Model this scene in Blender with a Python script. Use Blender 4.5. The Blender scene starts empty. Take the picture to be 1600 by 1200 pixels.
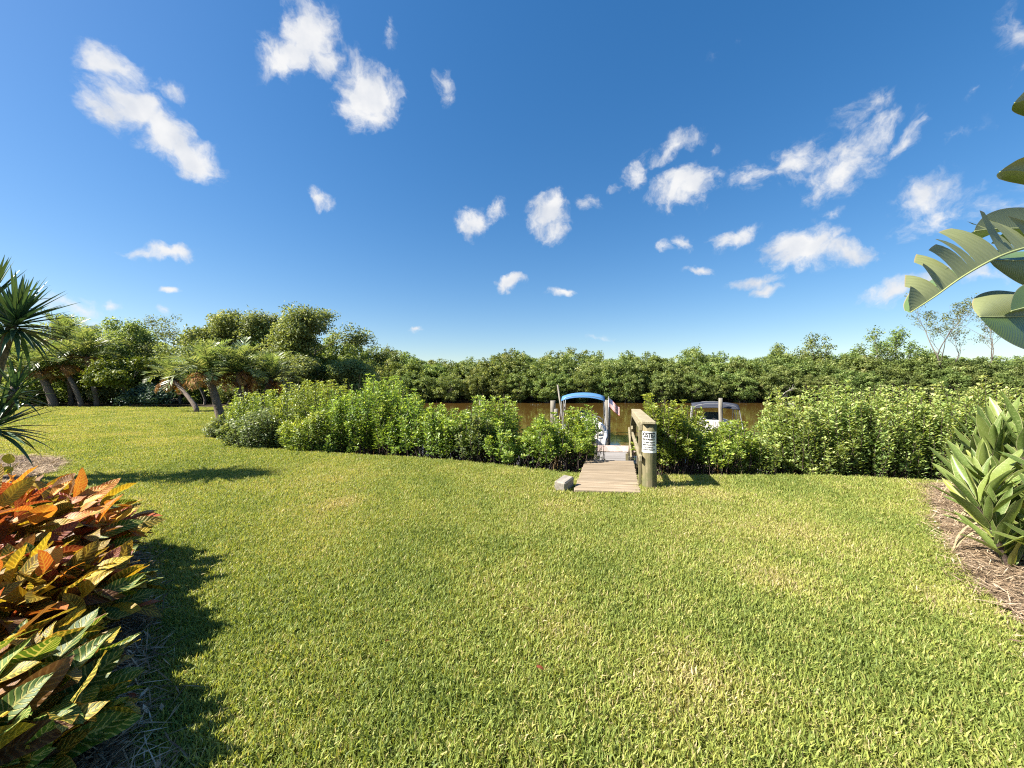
import bpy, bmesh, math, random
import numpy as np
from mathutils import Vector, Matrix, Quaternion

# ------------------------------------------------------------------ camera, sky, sun, exposure
scene = bpy.context.scene
C = scene.collection
random.seed(4)
R = math.radians
CAM_H = 1.6
FPX = 600.0            # focal length in pixels of the 1600 wide photograph
HOR = 599.0            # horizon row

cam = bpy.data.cameras.new('camera')
cam.sensor_width = 36.0
cam.lens = 36.0 * FPX / 1600.0
cam.clip_start = 0.05
cam.clip_end = 4000
camo = bpy.data.objects.new('camera', cam)
C.objects.link(camo)
camo.location = (0, 0, CAM_H)
camo.rotation_euler = (R(90.1), 0, 0)
scene.camera = camo

SUN_EL = 42.0
SUN_AZ = -101.0        # clockwise from +Y
sun_vec = Vector((math.sin(R(SUN_AZ)) * math.cos(R(SUN_EL)), math.cos(R(SUN_AZ)) * math.cos(R(SUN_EL)), math.sin(R(SUN_EL))))
sl = bpy.data.lights.new('sun', 'SUN')
sl.energy = 5.0
sl.angle = R(0.53)
sl.color = (1.0, 0.93, 0.82)
slo = bpy.data.objects.new('sun', sl)
C.objects.link(slo)
slo.rotation_euler = sun_vec.to_track_quat('Z', 'Y').to_euler()
slo.location = (0, 0, 30)

scene.view_settings.view_transform = 'Standard'
scene.view_settings.look = 'None'
scene.view_settings.gamma = 1.0
scene.view_settings.exposure = 1.75
scene.render.engine = 'CYCLES'
scene.cycles.use_denoising = False
scene.cycles.pixel_filter_type = 'BLACKMAN_HARRIS'
scene.cycles.filter_width = 1.15
scene.cycles.sample_clamp_direct = 12.0
scene.cycles.max_bounces = 6
scene.cycles.diffuse_bounces = 3
scene.cycles.glossy_bounces = 3
scene.cycles.transparent_max_bounces = 8
scene.cycles.transmission_bounces = 4
scene.cycles.sample_clamp_indirect = 6.0

def pixdir(px, py):
    return Vector(((px - 800) / FPX, 1.0, (HOR - py) / FPX)).normalized()

world = bpy.data.worlds.new('World')
scene.world = world
world.use_nodes = True
world.cycles.sampling_method = 'MANUAL'
world.cycles.sample_map_resolution = 512
wt = world.node_tree
wt.nodes.clear()
def wn(t, **kw):
    n = wt.nodes.new(t)
    for k, v in kw.items():
        setattr(n, k, v)
    return n
def wmath(op, a, b=None, clamp=False):
    n = wn('ShaderNodeMath', operation=op); n.use_clamp = clamp
    for i, v in enumerate((a, b)):
        if v is None: continue
        if isinstance(v, (int, float)): n.inputs[i].default_value = v
        else: wt.links.new(v, n.inputs[i])
    return n.outputs[0]
sky = wn('ShaderNodeTexSky', sky_type='NISHITA')
sky.sun_disc = False
sky.sun_elevation = R(SUN_EL)
sky.sun_rotation = R(SUN_AZ)
sky.altitude = 0
sky.air_density = 1.0
sky.dust_density = 0.5
sky.ozone_density = 2.2
hs = wn('ShaderNodeHueSaturation')
hs.inputs['Saturation'].default_value = 1.55
hs.inputs['Hue'].default_value = 0.505
hs.inputs['Value'].default_value = 1.36
gm = wn('ShaderNodeGamma'); gm.inputs['Gamma'].default_value = 0.77
wt.links.new(sky.outputs[0], gm.inputs['Color']); wt.links.new(gm.outputs[0], hs.inputs['Color'])
tc = wn('ShaderNodeTexCoord')
# ragged edges: warp the sky direction with noise before measuring the distance to each cloud
nz = wn('ShaderNodeTexNoise'); nz.inputs['Scale'].default_value = 9.0; nz.inputs['Detail'].default_value = 5.0; nz.inputs['Roughness'].default_value = 0.55
wt.links.new(tc.outputs['Generated'], nz.inputs['Vector'])
sub = wn('ShaderNodeVectorMath', operation='SUBTRACT'); sub.inputs[1].default_value = (0.5, 0.5, 0.5)
wt.links.new(nz.outputs['Color'], sub.inputs[0])
mad = wn('ShaderNodeVectorMath', operation='MULTIPLY_ADD'); mad.inputs[1].default_value = (0.095, 0.095, 0.095)
wt.links.new(sub.outputs[0], mad.inputs[0]); wt.links.new(tc.outputs['Generated'], mad.inputs[2])
warped = mad.outputs[0]
# clouds: (column, row, half length, half height, tilt in degrees, density)
clouds = [
 (180, 105, 50, 30, -50, .8), (205, 165, 75, 42, -28, 1.0), (160, 175, 48, 30, -20, .7), (255, 205, 75, 42, -33, 1.1), (300, 238, 62, 36, -28, 1.1), (255, 132, 40, 14, -18, .5),
 (480, 50, 55, 48, 60, 1.0), (455, 85, 60, 36, 25, .9), (415, 75, 30, 28, 0, .6), (500, 85, 40, 40, 0, .7),
 (560, 130, 60, 36, -40, .85), (580, 160, 50, 50, -60, 1.0), (585, 185, 40, 25, 0, .8), (607, 62, 16, 26, 0, .45), (690, 125, 18, 34, 0, .62),
 (498, 309, 26, 15, -15, .75), (258, 387, 58, 15, -6, .95), (267, 446, 20, 9, 0, .8), (110, 478, 75, 16, -8, .55), (165, 478, 30, 8, 0, .5), (262, 482, 14, 10, 0, .45), (428, 497, 20, 10, 0, .5), (90, 500, 60, 12, 0, .45),
 (740, 352, 26, 24, 10, .8), (772, 330, 30, 16, 50, .55), (856, 335, 36, 34, 0, .95), (862, 358, 28, 20, 0, .75), (920, 320, 20, 15, 0, .5), (797, 438, 28, 12, 0, .95), (876, 454, 20, 9, 12, .85),
 (1060, 228, 52, 18, 28, .55), (1000, 265, 36, 18, 50, .55), (965, 290, 26, 8, 15, .35), (1072, 288, 55, 32, 8, .9), (1097, 322, 20, 14, 40, .4), (1112, 228, 10, 12, 0, .25),
 (1345, 175, 55, 22, 35, .42), (1180, 270, 42, 28, 20, .55), (1240, 255, 60, 34, 25, .6), (1310, 270, 85, 38, 28, .68), (1340, 225, 90, 32, 25, .6), (1430, 212, 50, 22, 25, .6), (1500, 205, 60, 12, 22, .25),
 (1450, 300, 62, 34, 28, .6), (1470, 330, 85, 28, 28, .55), (1560, 320, 60, 40, 0, .3), (1150, 367, 46, 16, 18, .75), (1070, 377, 18, 18, 50, .6), (1033, 383, 18, 12, 20, .55),
 (1245, 390, 60, 34, 5, 1.05), (1230, 405, 40, 26, 0, .8), (1320, 392, 60, 18, 0, .75), (1300, 375, 22, 18, 0, .5), (1092, 425, 32, 9, 6, .6), (1175, 442, 48, 11, 5, .7), (1195, 455, 26, 10, 0, .75), (1300, 338, 28, 12, 5, .35),
 (1400, 448, 70, 20, 8, .75), (1480, 440, 110, 22, 0, .45), (1590, 60, 36, 44, 30, .5), (1598, 110, 30, 30, 0, .3), (645, 519, 16, 6, 0, .5), (935, 528, 30, 6, 0, .3), (1130, 75, 30, 10, 25, .16), (1530, 150, 40, 14, 25, .2),
 # beyond the frame the same fair weather goes on
 (1900, 250, 160, 50, 10, .8), (-420, 330, 170, 60, -8, .9), (-250, 60, 110, 60, -20, .7), (2300, 430, 200, 60, 6, .7), (700, -330, 120, 90, 0, .8), (1250, -520, 180, 110, 30, .6), (250, -600, 200, 120, -20, .7)]
def cloud_node(a, b, c, s):
    src = warped
    if total is not None:      # evaluate the clouds one after another (a wide fan of nodes overflows the shader stack)
        vm = wn('ShaderNodeVectorMath', operation='MULTIPLY_ADD'); vm.inputs[1].default_value = (1e-7, 1e-7, 1e-7)
        wt.links.new(total, vm.inputs[0]); wt.links.new(warped, vm.inputs[2]); src = vm.outputs[0]
    z = a.cross(b).normalized()
    x = a.normalized(); y = z.cross(x)
    m = Matrix((x, y, z)).transposed()
    mp = wn('ShaderNodeMapping', vector_type='TEXTURE')
    mp.inputs['Location'].default_value = c
    mp.inputs['Rotation'].default_value = m.to_euler()
    mp.inputs['Scale'].default_value = (a.length, b.length, 1.0)
    wt.links.new(src, mp.inputs['Vector'])
    ln = wn('ShaderNodeVectorMath', operation='LENGTH')
    wt.links.new(mp.outputs[0], ln.inputs[0])
    return wmath('MULTIPLY_ADD', ln.outputs['Value'], -s * 0.85), s
total = None
for px, py, rx, ry, ang, s in clouds:
    ca, sa = math.cos(R(ang)), math.sin(R(ang))
    k = 1.3
    a = (pixdir(px + rx * ca * k, py - rx * sa * k) - pixdir(px - rx * ca * k, py + rx * sa * k)) / 2
    b = (pixdir(px - ry * sa * k, py - ry * ca * k) - pixdir(px + ry * sa * k, py + ry * ca * k)) / 2
    o, s_ = cloud_node(a, b, pixdir(px, py), s)
    o.node.inputs[2].default_value = s_ * 0.85
    total = o if total is None else wmath('MAXIMUM', total, o)
# the other half of the sky: scattered small clouds of the same kind
for i in range(10):
    az = R(110 + i * 14.5 + random.uniform(-4, 4)); el = R(random.uniform(9, 48))
    c = Vector((math.sin(az) * math.cos(el), math.cos(az) * math.cos(el), math.sin(el)))
    a = c.cross(Vector((0, 0, 1))).normalized() * random.uniform(.08, .2)
    b = a.cross(c).normalized() * a.length * random.uniform(.3, .6)
    o, s_ = cloud_node(a, b, c, random.uniform(.6, 1))
    o.node.inputs[2].default_value = s_ * 0.85
    total = wmath('MAXIMUM', total, o)
n2 = wn('ShaderNodeTexNoise'); n2.inputs['Scale'].default_value = 34.0; n2.inputs['Detail'].default_value = 9.0; n2.inputs['Roughness'].default_value = 0.62
wt.links.new(warped, n2.inputs['Vector'])
fb = wmath('MULTIPLY_ADD', n2.outputs['Fac'], 0.95); fb.node.inputs[2].default_value = -0.56
dens = wmath('ADD', total, fb)
gate = wmath('MULTIPLY', total, 6.0, clamp=True)
mr = wn('ShaderNodeMapRange', interpolation_type='SMOOTHSTEP')
mr.inputs['From Min'].default_value = 0.0; mr.inputs['From Max'].default_value = 0.54
wt.links.new(dens, mr.inputs['Value'])
alpha = wmath('MULTIPLY', wmath('MULTIPLY', mr.outputs[0], gate), 0.97)
shade = wn('ShaderNodeTexNoise'); shade.inputs['Scale'].default_value = 16.0; shade.inputs['Detail'].default_value = 4.0
wt.links.new(tc.outputs['Generated'], shade.inputs['Vector'])
cr = wn('ShaderNodeValToRGB')
cr.color_ramp.elements[0].position = 0.3; cr.color_ramp.elements[0].color = (4.0, 4.25, 4.7, 1)
cr.color_ramp.elements[1].position = 0.6; cr.color_ramp.elements[1].color = (5.5, 5.5, 5.5, 1)
wt.links.new(shade.outputs['Fac'], cr.inputs['Fac'])
mx = wn('ShaderNodeMix', data_type='RGBA')
wt.links.new(alpha, mx.inputs[0]); wt.links.new(hs.outputs[0], mx.inputs[6]); wt.links.new(cr.outputs[0], mx.inputs[7])
bg = wn('ShaderNodeBackground'); bg.inputs['Strength'].default_value = 0.052
wt.links.new(mx.outputs[2], bg.inputs['Color'])
wo = wn('ShaderNodeOutputWorld')
wt.links.new(bg.outputs[0], wo.inputs['Surface'])

# ------------------------------------------------------------------ helpers
def nrm(v):
    v = np.asarray(v, float)
    return v / np.maximum(np.linalg.norm(v, axis=-1, keepdims=True), 1e-9)

def at(px, py, d):
    return Vector(((px - 800) / FPX * d, d, CAM_H + (HOR - py) / FPX * d))

def mesh_np(name, V, F, mats, attrs=None, smooth=False, uv=None, midx=None):
    V = np.asarray(V, np.float32).reshape(-1, 3); F = np.asarray(F, np.int32)
    k = F.shape[1]
    me = bpy.data.meshes.new(name)
    me.vertices.add(len(V)); me.vertices.foreach_set('co', V.ravel())
    me.loops.add(F.size); me.loops.foreach_set('vertex_index', F.ravel())
    me.polygons.add(len(F))
    me.polygons.foreach_set('loop_start', np.arange(0, F.size, k, dtype=np.int32))
    me.polygons.foreach_set('loop_total', np.full(len(F), k, np.int32))
    if smooth: me.polygons.foreach_set('use_smooth', np.ones(len(F), bool))
    if midx is not None: me.polygons.foreach_set('material_index', np.asarray(midx, np.int32))
    if attrs:
        for nm, arr in attrs.items():
            a = me.attributes.new(nm, 'FLOAT', 'POINT'); a.data.foreach_set('value', np.asarray(arr, np.float32))
    if uv is not None:
        l = me.uv_layers.new(name='UVMap'); l.data.foreach_set('uv', np.asarray(uv, np.float32)[F.ravel()].ravel())
    me.update(calc_edges=True)
    for m in (mats if isinstance(mats, (list, tuple)) else [mats]): me.materials.append(m)
    return me

def link(o, parent=None):
    C.objects.link(o)
    if parent is not None: o.parent = parent
    return o
def tag(o, label=None, cat=None, group=None, kind=None):
    if label: o['label'] = label
    if cat: o['category'] = cat
    if group: o['group'] = group
    if kind: o['kind'] = kind
    return o
def thing(name, loc, label, cat, group=None, rz=0.0):
    o = bpy.data.objects.new(name, None); link(o)
    o.empty_display_size = 0.2
    o.location = loc; o.rotation_euler = (0, 0, rz)
    return tag(o, label, cat, group)
def part(name, me, parent=None, loc=None, mtx=None):
    o = bpy.data.objects.new(name, me); link(o, parent)
    if loc is not None: o.location = loc
    if mtx is not None: o.matrix_basis = mtx
    return o
def copy_tree(o, parent=None):
    c = o.copy(); C.objects.link(c); c.parent = parent
    for ch in o.children:
        copy_tree(ch, c)
    return c

class MB:
    """collects boxes, tubes and sheets into one mesh"""
    def __init__(s): s.v = []; s.f = []
    def add(s, V, F):
        o = len(s.v); s.v += [tuple(p) for p in V]; s.f += [tuple(i + o for i in f) for f in F]
        return s
    def box(s, c, size, M=None, bev=0.0):
        bm = bmesh.new()
        bmesh.ops.create_cube(bm, size=1.0)
        for v in bm.verts: v.co = Vector((v.co.x * size[0], v.co.y * size[1], v.co.z * size[2]))
        if bev: bmesh.ops.bevel(bm, geom=bm.edges[:], offset=bev, segments=1, affect='EDGES')
        M3 = M if M is not None else Matrix.Identity(3)
        bm.verts.index_update()
        s.add([M3 @ v.co + Vector(c) for v in bm.verts], [[v.index for v in f.verts] for f in bm.faces])
        bm.free(); return s
    def bar(s, a, b, w, h, bev=0.004, up=Vector((0, 0, 1))):
        a = Vector(a); b = Vector(b); d = (b - a); L = d.length; y = d.normalized()
        x = y.cross(up).normalized(); z = x.cross(y)
        return s.box((a + b) / 2, (w, L, h), Matrix((x, y, z)).transposed(), bev)
    def tube(s, pts, rad, sides=10, caps=True):
        pts = [Vector(p) for p in pts]
        if not isinstance(rad, (list, tuple)): rad = [rad] * len(pts)
        V = []; F = []; ref = None
        for i, p in enumerate(pts):
            d = (pts[min(i + 1, len(pts) - 1)] - pts[max(i - 1, 0)]).normalized()
            if ref is None: ref = Vector((1, 0, 0)) if abs(d.x) < .8 else Vector((0, 1, 0))
            x = (ref - d * ref.dot(d)).normalized(); y = d.cross(x); ref = x
            for k in range(sides):
                t = 2 * math.pi * k / sides
                V.append(p + (x * math.cos(t) + y * math.sin(t)) * rad[i])
        for i in range(len(pts) - 1):
            for k in range(sides):
                k2 = (k + 1) % sides
                F.append((i * sides + k, i * sides + k2, (i + 1) * sides + k2, (i + 1) * sides + k))
        if caps:
            F.append(tuple(range(sides))[::-1]); F.append(tuple(range((len(pts) - 1) * sides, len(pts) * sides)))
        return s.add(V, F)
    def mesh(s, name, m, smooth=False):
        me = bpy.data.meshes.new(name); me.from_pydata([tuple(v) for v in s.v], [], s.f)
        for q in (m if isinstance(m, (list, tuple)) else [m]): me.materials.append(q)
        if smooth:
            for p in me.polygons: p.use_smooth = len(p.vertices) == 4
        me.update(); return me
    def obj(s, name, m, parent=None, smooth=False):
        return part(name, s.mesh(name, m, smooth), parent)

# ------------------------------------------------------------------ materials
class NT:
    def __init__(s, name):
        s.m = bpy.data.materials.new(name); s.m.use_nodes = True; s.t = s.m.node_tree; s.t.nodes.clear()
    def n(s, t, ins=None, **kw):
        n = s.t.nodes.new(t)
        for k, v in kw.items(): setattr(n, k, v)
        for k, v in (ins or {}).items():
            if hasattr(v, 'is_linked') or isinstance(v, bpy.types.NodeSocket): s.t.links.new(v, n.inputs[k])
            else: n.inputs[k].default_value = v
        return n
    def math(s, op, a, b=0.0, c=0.0, clamp=False):
        n = s.n('ShaderNodeMath', {0: a, 1: b, 2: c}, operation=op); n.use_clamp = clamp; return n.outputs[0]
    def ramp(s, fac, stops):
        n = s.n('ShaderNodeValToRGB', {'Fac': fac}); e = n.color_ramp.elements
        while len(e) < len(stops): e.new(0.5)
        for el, (p, c) in zip(e, stops): el.position = p; el.color = (*c, 1)
        return n.outputs[0]
    def mix(s, f, a, b, mode='MIX'):
        n = s.n('ShaderNodeMix', {0: f}, data_type='RGBA', blend_type=mode)
        for i, v in ((6, a), (7, b)):
            if isinstance(v, bpy.types.NodeSocket): s.t.links.new(v, n.inputs[i])
            else: n.inputs[i].default_value = (*v, 1) if len(v) == 3 else v
        return n.outputs[2]
    def noise(s, scale, detail=4, vec=None, rough=0.55):
        n = s.n('ShaderNodeTexNoise', {'Scale': scale, 'Detail': detail, 'Roughness': rough})
        if vec is not None: s.t.links.new(vec, n.inputs['Vector'])
        return n
    def out(s, sh): 
        o = s.n('ShaderNodeOutputMaterial'); s.t.links.new(sh, o.inputs['Surface']); return s.m
    def pbr(s, col, rough=0.6, spec=0.4, **ins):
        d = {'Base Color': col if isinstance(col, bpy.types.NodeSocket) else (*col, 1), 'Roughness': rough, 'Specular IOR Level': spec}
        d.update(ins)
        return s.n('ShaderNodeBsdfPrincipled', d)
    def leafy(s, col, trans=0.3, rough=0.5, spec=0.3, tcol=None, normal=None):
        p = s.pbr(col, rough, spec)
        if normal is not None: s.t.links.new(normal, p.inputs['Normal'])
        tcn = s.mix(1.0, col, tcol or (1.25, 1.15, 0.55), 'MULTIPLY')
        t = s.n('ShaderNodeBsdfTranslucent', {'Color': tcn})
        x = s.n('ShaderNodeMixShader', {0: trans, 1: p.outputs[0], 2: t.outputs[0]})
        return s.out(x.outputs[0])

def leaf_mat(name, stops, trans=0.3, rough=0.5, spec=0.3, objvar=0.12, patch=0.0, pscale=0.4):
    t = NT(name)
    a = t.n('ShaderNodeAttribute', attribute_name='tint')
    f = a.outputs['Fac']
    if patch:
        g = t.n('ShaderNodeNewGeometry')
        nn = t.noise(pscale, 3, g.outputs['Position'])
        f = t.math('ADD', f, t.math('MULTIPLY', t.math('SUBTRACT', nn.outputs['Fac'], 0.5), patch), clamp=True)
    col = t.ramp(f, stops)
    oi = t.n('ShaderNodeObjectInfo')
    h = t.n('ShaderNodeHueSaturation', {'Hue': t.math('MULTIPLY_ADD', oi.outputs['Random'], 0.03 if objvar else 0.0, 0.485 if objvar else .5),
            'Value': t.math('MULTIPLY_ADD', oi.outputs['Random'], 2 * objvar, 1 - objvar), 'Color': col})
    return t.leafy(h.outputs[0], trans, rough, spec)

def wood_mat(name, c0, c1, c2, axis='X', grain=22.0, rough=0.85, mould=None):
    t = NT(name)
    tcn = t.n('ShaderNodeTexCoord'); oi = t.n('ShaderNodeObjectInfo')
    add = t.n('ShaderNodeVectorMath', {0: tcn.outputs['Object'], 1: oi.outputs['Location']}, operation='ADD')
    off = t.n('ShaderNodeVectorMath', {0: add.outputs[0]}, operation='ADD')
    cmb = t.n('ShaderNodeCombineXYZ', {0: t.math('MULTIPLY', oi.outputs['Random'], 17), 1: t.math('MULTIPLY', oi.outputs['Random'], 5), 2: t.math('MULTIPLY', oi.outputs['Random'], 9)})
    t.t.links.new(cmb.outputs[0], off.inputs[1])
    sc = {'X': (1.2, grain, grain), 'Y': (grain, 1.2, grain), 'Z': (grain, grain, 1.2)}[axis]
    mp = t.n('ShaderNodeMapping', {'Vector': off.outputs[0], 'Scale': sc})
    g = t.noise(1.6, 6, mp.outputs[0], 0.65)
    col = t.ramp(g.outputs['Fac'], [(0.28, c0), (0.5, c1), (0.75, c2)])
    blot = t.noise(3.0, 4, off.outputs[0])
    col = t.mix(t.math('MULTIPLY', blot.outputs['Fac'], 0.45), col, c0)
    if mould:
        m2 = t.noise(5.0, 5, off.outputs[0], 0.7)
        col = t.mix(t.n('ShaderNodeMapRange', {'Value': m2.outputs['Fac'], 'From Min': .42, 'From Max': .62}).outputs[0], col, mould)
    h = t.n('ShaderNodeHueSaturation', {'Color': col, 'Value': t.math('MULTIPLY_ADD', oi.outputs['Random'], 0.35, 0.82)})
    bp = t.n('ShaderNodeBump', {'Height': g.outputs['Fac'], 'Strength': 0.5, 'Distance': 0.01})
    p = t.pbr(h.outputs[0], rough, 0.2, Normal=bp.outputs[0])
    return t.out(p.outputs[0])

def plain_mat(name, col, rough=0.5, spec=0.4, metal=0.0, var=0.15, scale=8.0):
    t = NT(name)
    tcn = t.n('ShaderNodeTexCoord')
    nn = t.noise(scale, 5, tcn.outputs['Object'])
    c = t.mix(nn.outputs['Fac'], tuple(x * (1 - var) for x in col), tuple(min(1, x * (1 + var)) for x in col))
    return t.out(t.pbr(c, rough, spec, Metallic=metal).outputs[0])

M = {}
# ground under everything: dark mud, leaf litter
t = NT('soil'); g = t.n('ShaderNodeNewGeometry')
n1 = t.noise(0.9, 6, g.outputs['Position']); n2_ = t.noise(14, 5, g.outputs['Position'], .7)
c = t.mix(n2_.outputs['Fac'], t.ramp(n1.outputs['Fac'], [(.35, (.035, .026, .018)), (.65, (.075, .055, .034))]), (.05, .04, .028))
b = t.n('ShaderNodeBump', {'Height': n2_.outputs['Fac'], 'Strength': .8, 'Distance': .05})
M['soil'] = t.out(t.pbr(c, .95, .1, Normal=b.outputs[0]).outputs[0])
# soil and thatch under the turf
t = NT('turf'); g = t.n('ShaderNodeNewGeometry')
n1 = t.noise(1.1, 5, g.outputs['Position']); n2_ = t.noise(60, 4, g.outputs['Position'], .7)
c = t.mix(n2_.outputs['Fac'], t.ramp(n1.outputs['Fac'], [(.35, (.11, .145, .035)), (.65, (.17, .18, .05))]), (.06, .075, .02))
b = t.n('ShaderNodeBump', {'Height': n2_.outputs['Fac'], 'Strength': 1, 'Distance': .03})
M['turf'] = t.out(t.pbr(c, .9, .1, Normal=b.outputs[0]).outputs[0])
# grass blades: tint 0..1 green to straw, patches of dry and lush turf over the lawn
t = NT('grass'); g = t.n('ShaderNodeNewGeometry'); a = t.n('ShaderNodeAttribute', attribute_name='tint')
oi = t.n('ShaderNodeObjectInfo')
n1 = t.noise(0.55, 4, g.outputs['Position']); n3 = t.noise(2.3, 3, g.outputs['Position'])
big = t.noise(0.16, 2, g.outputs['Position'])
f = t.math('ADD', a.outputs['Fac'], t.math('MULTIPLY', t.math('SUBTRACT', n1.outputs['Fac'], .5), 1.25))
f = t.math('ADD', f, t.math('MULTIPLY', t.math('SUBTRACT', n3.outputs['Fac'], .5), .5))
f = t.math('ADD', f, t.math('MULTIPLY', t.math('SUBTRACT', big.outputs['Fac'], .5), .95))
for wx_, wy_, wr_, wa_ in ((2.2, 3.15, .55, .55), (-2.3, 5.15, .5, .4), (1.0, 2.1, .5, .3), (3.2, 4.2, .9, .3)):   # worn, dry spots in the turf
    dv = t.n('ShaderNodeVectorMath', {0: g.outputs['Position'], 1: (wx_, wy_, 0)}, operation='DISTANCE')
    wv = t.math('ADD', t.math('DIVIDE', dv.outputs['Value'], wr_), t.math('MULTIPLY', t.math('SUBTRACT', n3.outputs['Fac'], .5), 1.6))
    f = t.math('ADD', f, t.math('MULTIPLY', t.math('SUBTRACT', 1.0, wv, clamp=True), wa_))
f = t.math('ADD', f, t.math('MULTIPLY', t.math('SUBTRACT', oi.outputs['Random'], .5), .14), clamp=True)
col = t.ramp(f, [(0.0, (.15, .205, .048)), (.3, (.24, .3, .066)), (.55, (.345, .37, .086)), (.78, (.42, .375, .145)), (1.0, (.5, .42, .25))])
M['grass'] = t.leafy(col, .4, .5, .25)
# mulch
t = NT('mulch'); g = t.n('ShaderNodeNewGeometry')
n1 = t.noise(3, 5, g.outputs['Position']); n2_ = t.noise(45, 5, g.outputs['Position'], .75)
c = t.ramp(n2_.outputs['Fac'], [(.3, (.07, .05, .033)), (.55, (.2, .15, .1)), (.75, (.36, .28, .19))])
b = t.n('ShaderNodeBump', {'Height': n2_.outputs['Fac'], 'Strength': 1, 'Distance': .03})
M['mulch'] = t.out(t.pbr(c, .95, .1, Normal=b.outputs[0]).outputs[0])
t = NT('dark_mulch'); g = t.n('ShaderNodeNewGeometry')
n2_ = t.noise(18, 5, g.outputs['Position'], .75)
c = t.ramp(n2_.outputs['Fac'], [(.3, (.03, .022, .02)), (.6, (.1, .075, .065)), (.8, (.2, .16, .14))])
b = t.n('ShaderNodeBump', {'Height': n2_.outputs['Fac'], 'Strength': 1, 'Distance': .05})
M['dark_mulch'] = t.out(t.pbr(c, .95, .1, Normal=b.outputs[0]).outputs[0])
t = NT('straw'); a = t.n('ShaderNodeAttribute', attribute_name='tint'); oi = t.n('ShaderNodeObjectInfo')
f = t.math('ADD', a.outputs['Fac'], t.math('MULTIPLY', t.math('SUBTRACT', oi.outputs['Random'], .5), .3), clamp=True)
col = t.ramp(f, [(0, (.09, .06, .04)), (.45, (.28, .2, .125)), (.8, (.47, .36, .24)), (1, (.6, .49, .36))])
M['straw'] = t.leafy(col, .12, .8, .15)
# canal water
t = NT('water'); g = t.n('ShaderNodeNewGeometry')
mp = t.n('ShaderNodeMapping', {'Vector': g.outputs['Position'], 'Scale': (1.0, .55, 1)})
w1 = t.noise(1.4, 4, mp.outputs[0]); w2 = t.noise(7.0, 2, mp.outputs[0])
h = t.math('ADD', w1.outputs['Fac'], t.math('MULTIPLY', w2.outputs['Fac'], .18))
b = t.n('ShaderNodeBump', {'Height': h, 'Strength': .05, 'Distance': .1})
M['water'] = t.out(t.pbr((.085, .05, .012), .05, .5, Normal=b.outputs[0], IOR=1.33).outputs[0])
# foliage
M['near_leaf'] = leaf_mat('near_leaf', [(0, (0.0694, 0.1261, 0.0296)), (0.45, (0.1639, 0.2522, 0.0445)), (0.8, (0.3152, 0.4035, 0.0741)), (1, (0.5044, 0.5296, 0.1482))], .42, .42, .4, .08)
M['silver_leaf'] = leaf_mat('silver_leaf', [(0, (0.065, 0.1105, 0.039)), (0.5, (0.1495, 0.208, 0.0715)), (0.85, (0.26, 0.312, 0.13)), (1, (0.39, 0.403, 0.195))], .42, .42, .45, .08)
M['right_leaf'] = leaf_mat('right_leaf', [(0, (0.1013, 0.1706, 0.0527)), (0.45, (0.2211, 0.3241, 0.0922)), (0.8, (0.4054, 0.4949, 0.158)), (1, (0.6634, 0.6484, 0.3159))], .42, .42, .42, .08)
M['far_leaf'] = leaf_mat('far_leaf', [(0, (0.0687, 0.1101, 0.0316)), (0.45, (0.1622, 0.2201, 0.0589)), (0.8, (0.262, 0.3234, 0.1017)), (1, (0.3743, 0.3991, 0.1808))], .42, .5, .3, .16, .5, .22)
M['wood_leaf'] = leaf_mat('wood_leaf', [(0, (0.0906, 0.1359, 0.0494)), (0.5, (0.2084, 0.2717, 0.0943)), (0.85, (0.3442, 0.3985, 0.1682)), (1, (0.5071, 0.5252, 0.2916))], .42, .5, .35, .14, .3, .3)
M['lime_leaf'] = leaf_mat('lime_leaf', [(0, (.06, .1, .015)), (.5, (.13, .19, .025)), (1, (.26, .28, .06))], .3, .5, .3, .1)
M['blue_leaf'] = leaf_mat('blue_leaf', [(0, (.025, .055, .036)), (.5, (.055, .1, .06)), (1, (.12, .17, .11))], .2, .5, .35, .1)
M['airy_leaf'] = leaf_mat('airy_leaf', [(0, (0.084, 0.108, 0.048)), (0.5, (0.156, 0.186, 0.078)), (1, (0.252, 0.276, 0.132))], .42, .6, .2, .1)
M['frond'] = leaf_mat('frond', [(0, (0.0858, 0.138, 0.0495)), (0.5, (0.1872, 0.2484, 0.0907)), (1, (0.3588, 0.3726, 0.198))], .42, .4, .4, .12)
M['dead_frond'] = leaf_mat('dead_frond', [(0, (.14, .07, .025)), (.5, (.3, .15, .05)), (1, (.42, .26, .1))], .2, .7, .2, .1)
M['yucca_leaf'] = leaf_mat('yucca_leaf', [(0, (.02, .05, .028)), (.5, (.045, .095, .045)), (1, (.11, .17, .06))], .15, .4, .4, .25)
def bark_mat(name, c0, c1, sz=1.0):
    t = NT(name); g = t.n('ShaderNodeNewGeometry')
    mp = t.n('ShaderNodeMapping', {'Vector': g.outputs['Position'], 'Scale': (9 * sz, 9 * sz, 2.5 * sz)})
    n = t.noise(1.5, 6, mp.outputs[0], .7)
    b = t.n('ShaderNodeBump', {'Height': n.outputs['Fac'], 'Strength': .8, 'Distance': .03})
    return t.out(t.pbr(t.ramp(n.outputs['Fac'], [(.3, c0), (.7, c1)]), .9, .15, Normal=b.outputs[0]).outputs[0])
M['bark'] = bark_mat('bark', (.05, .042, .035), (.2, .175, .15))
M['grey_bark'] = bark_mat('grey_bark', (.1, .09, .08), (.3, .27, .24))
M['dark_stem'] = bark_mat('dark_stem', (.035, .024, .02), (.12, .09, .075), 2)
M['palm_bark'] = bark_mat('palm_bark', (.06, .045, .035), (.22, .175, .14), 1.5)
M['palm_fibre'] = bark_mat('palm_fibre', (.07, .03, .015), (.2, .1, .05), 2)
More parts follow.
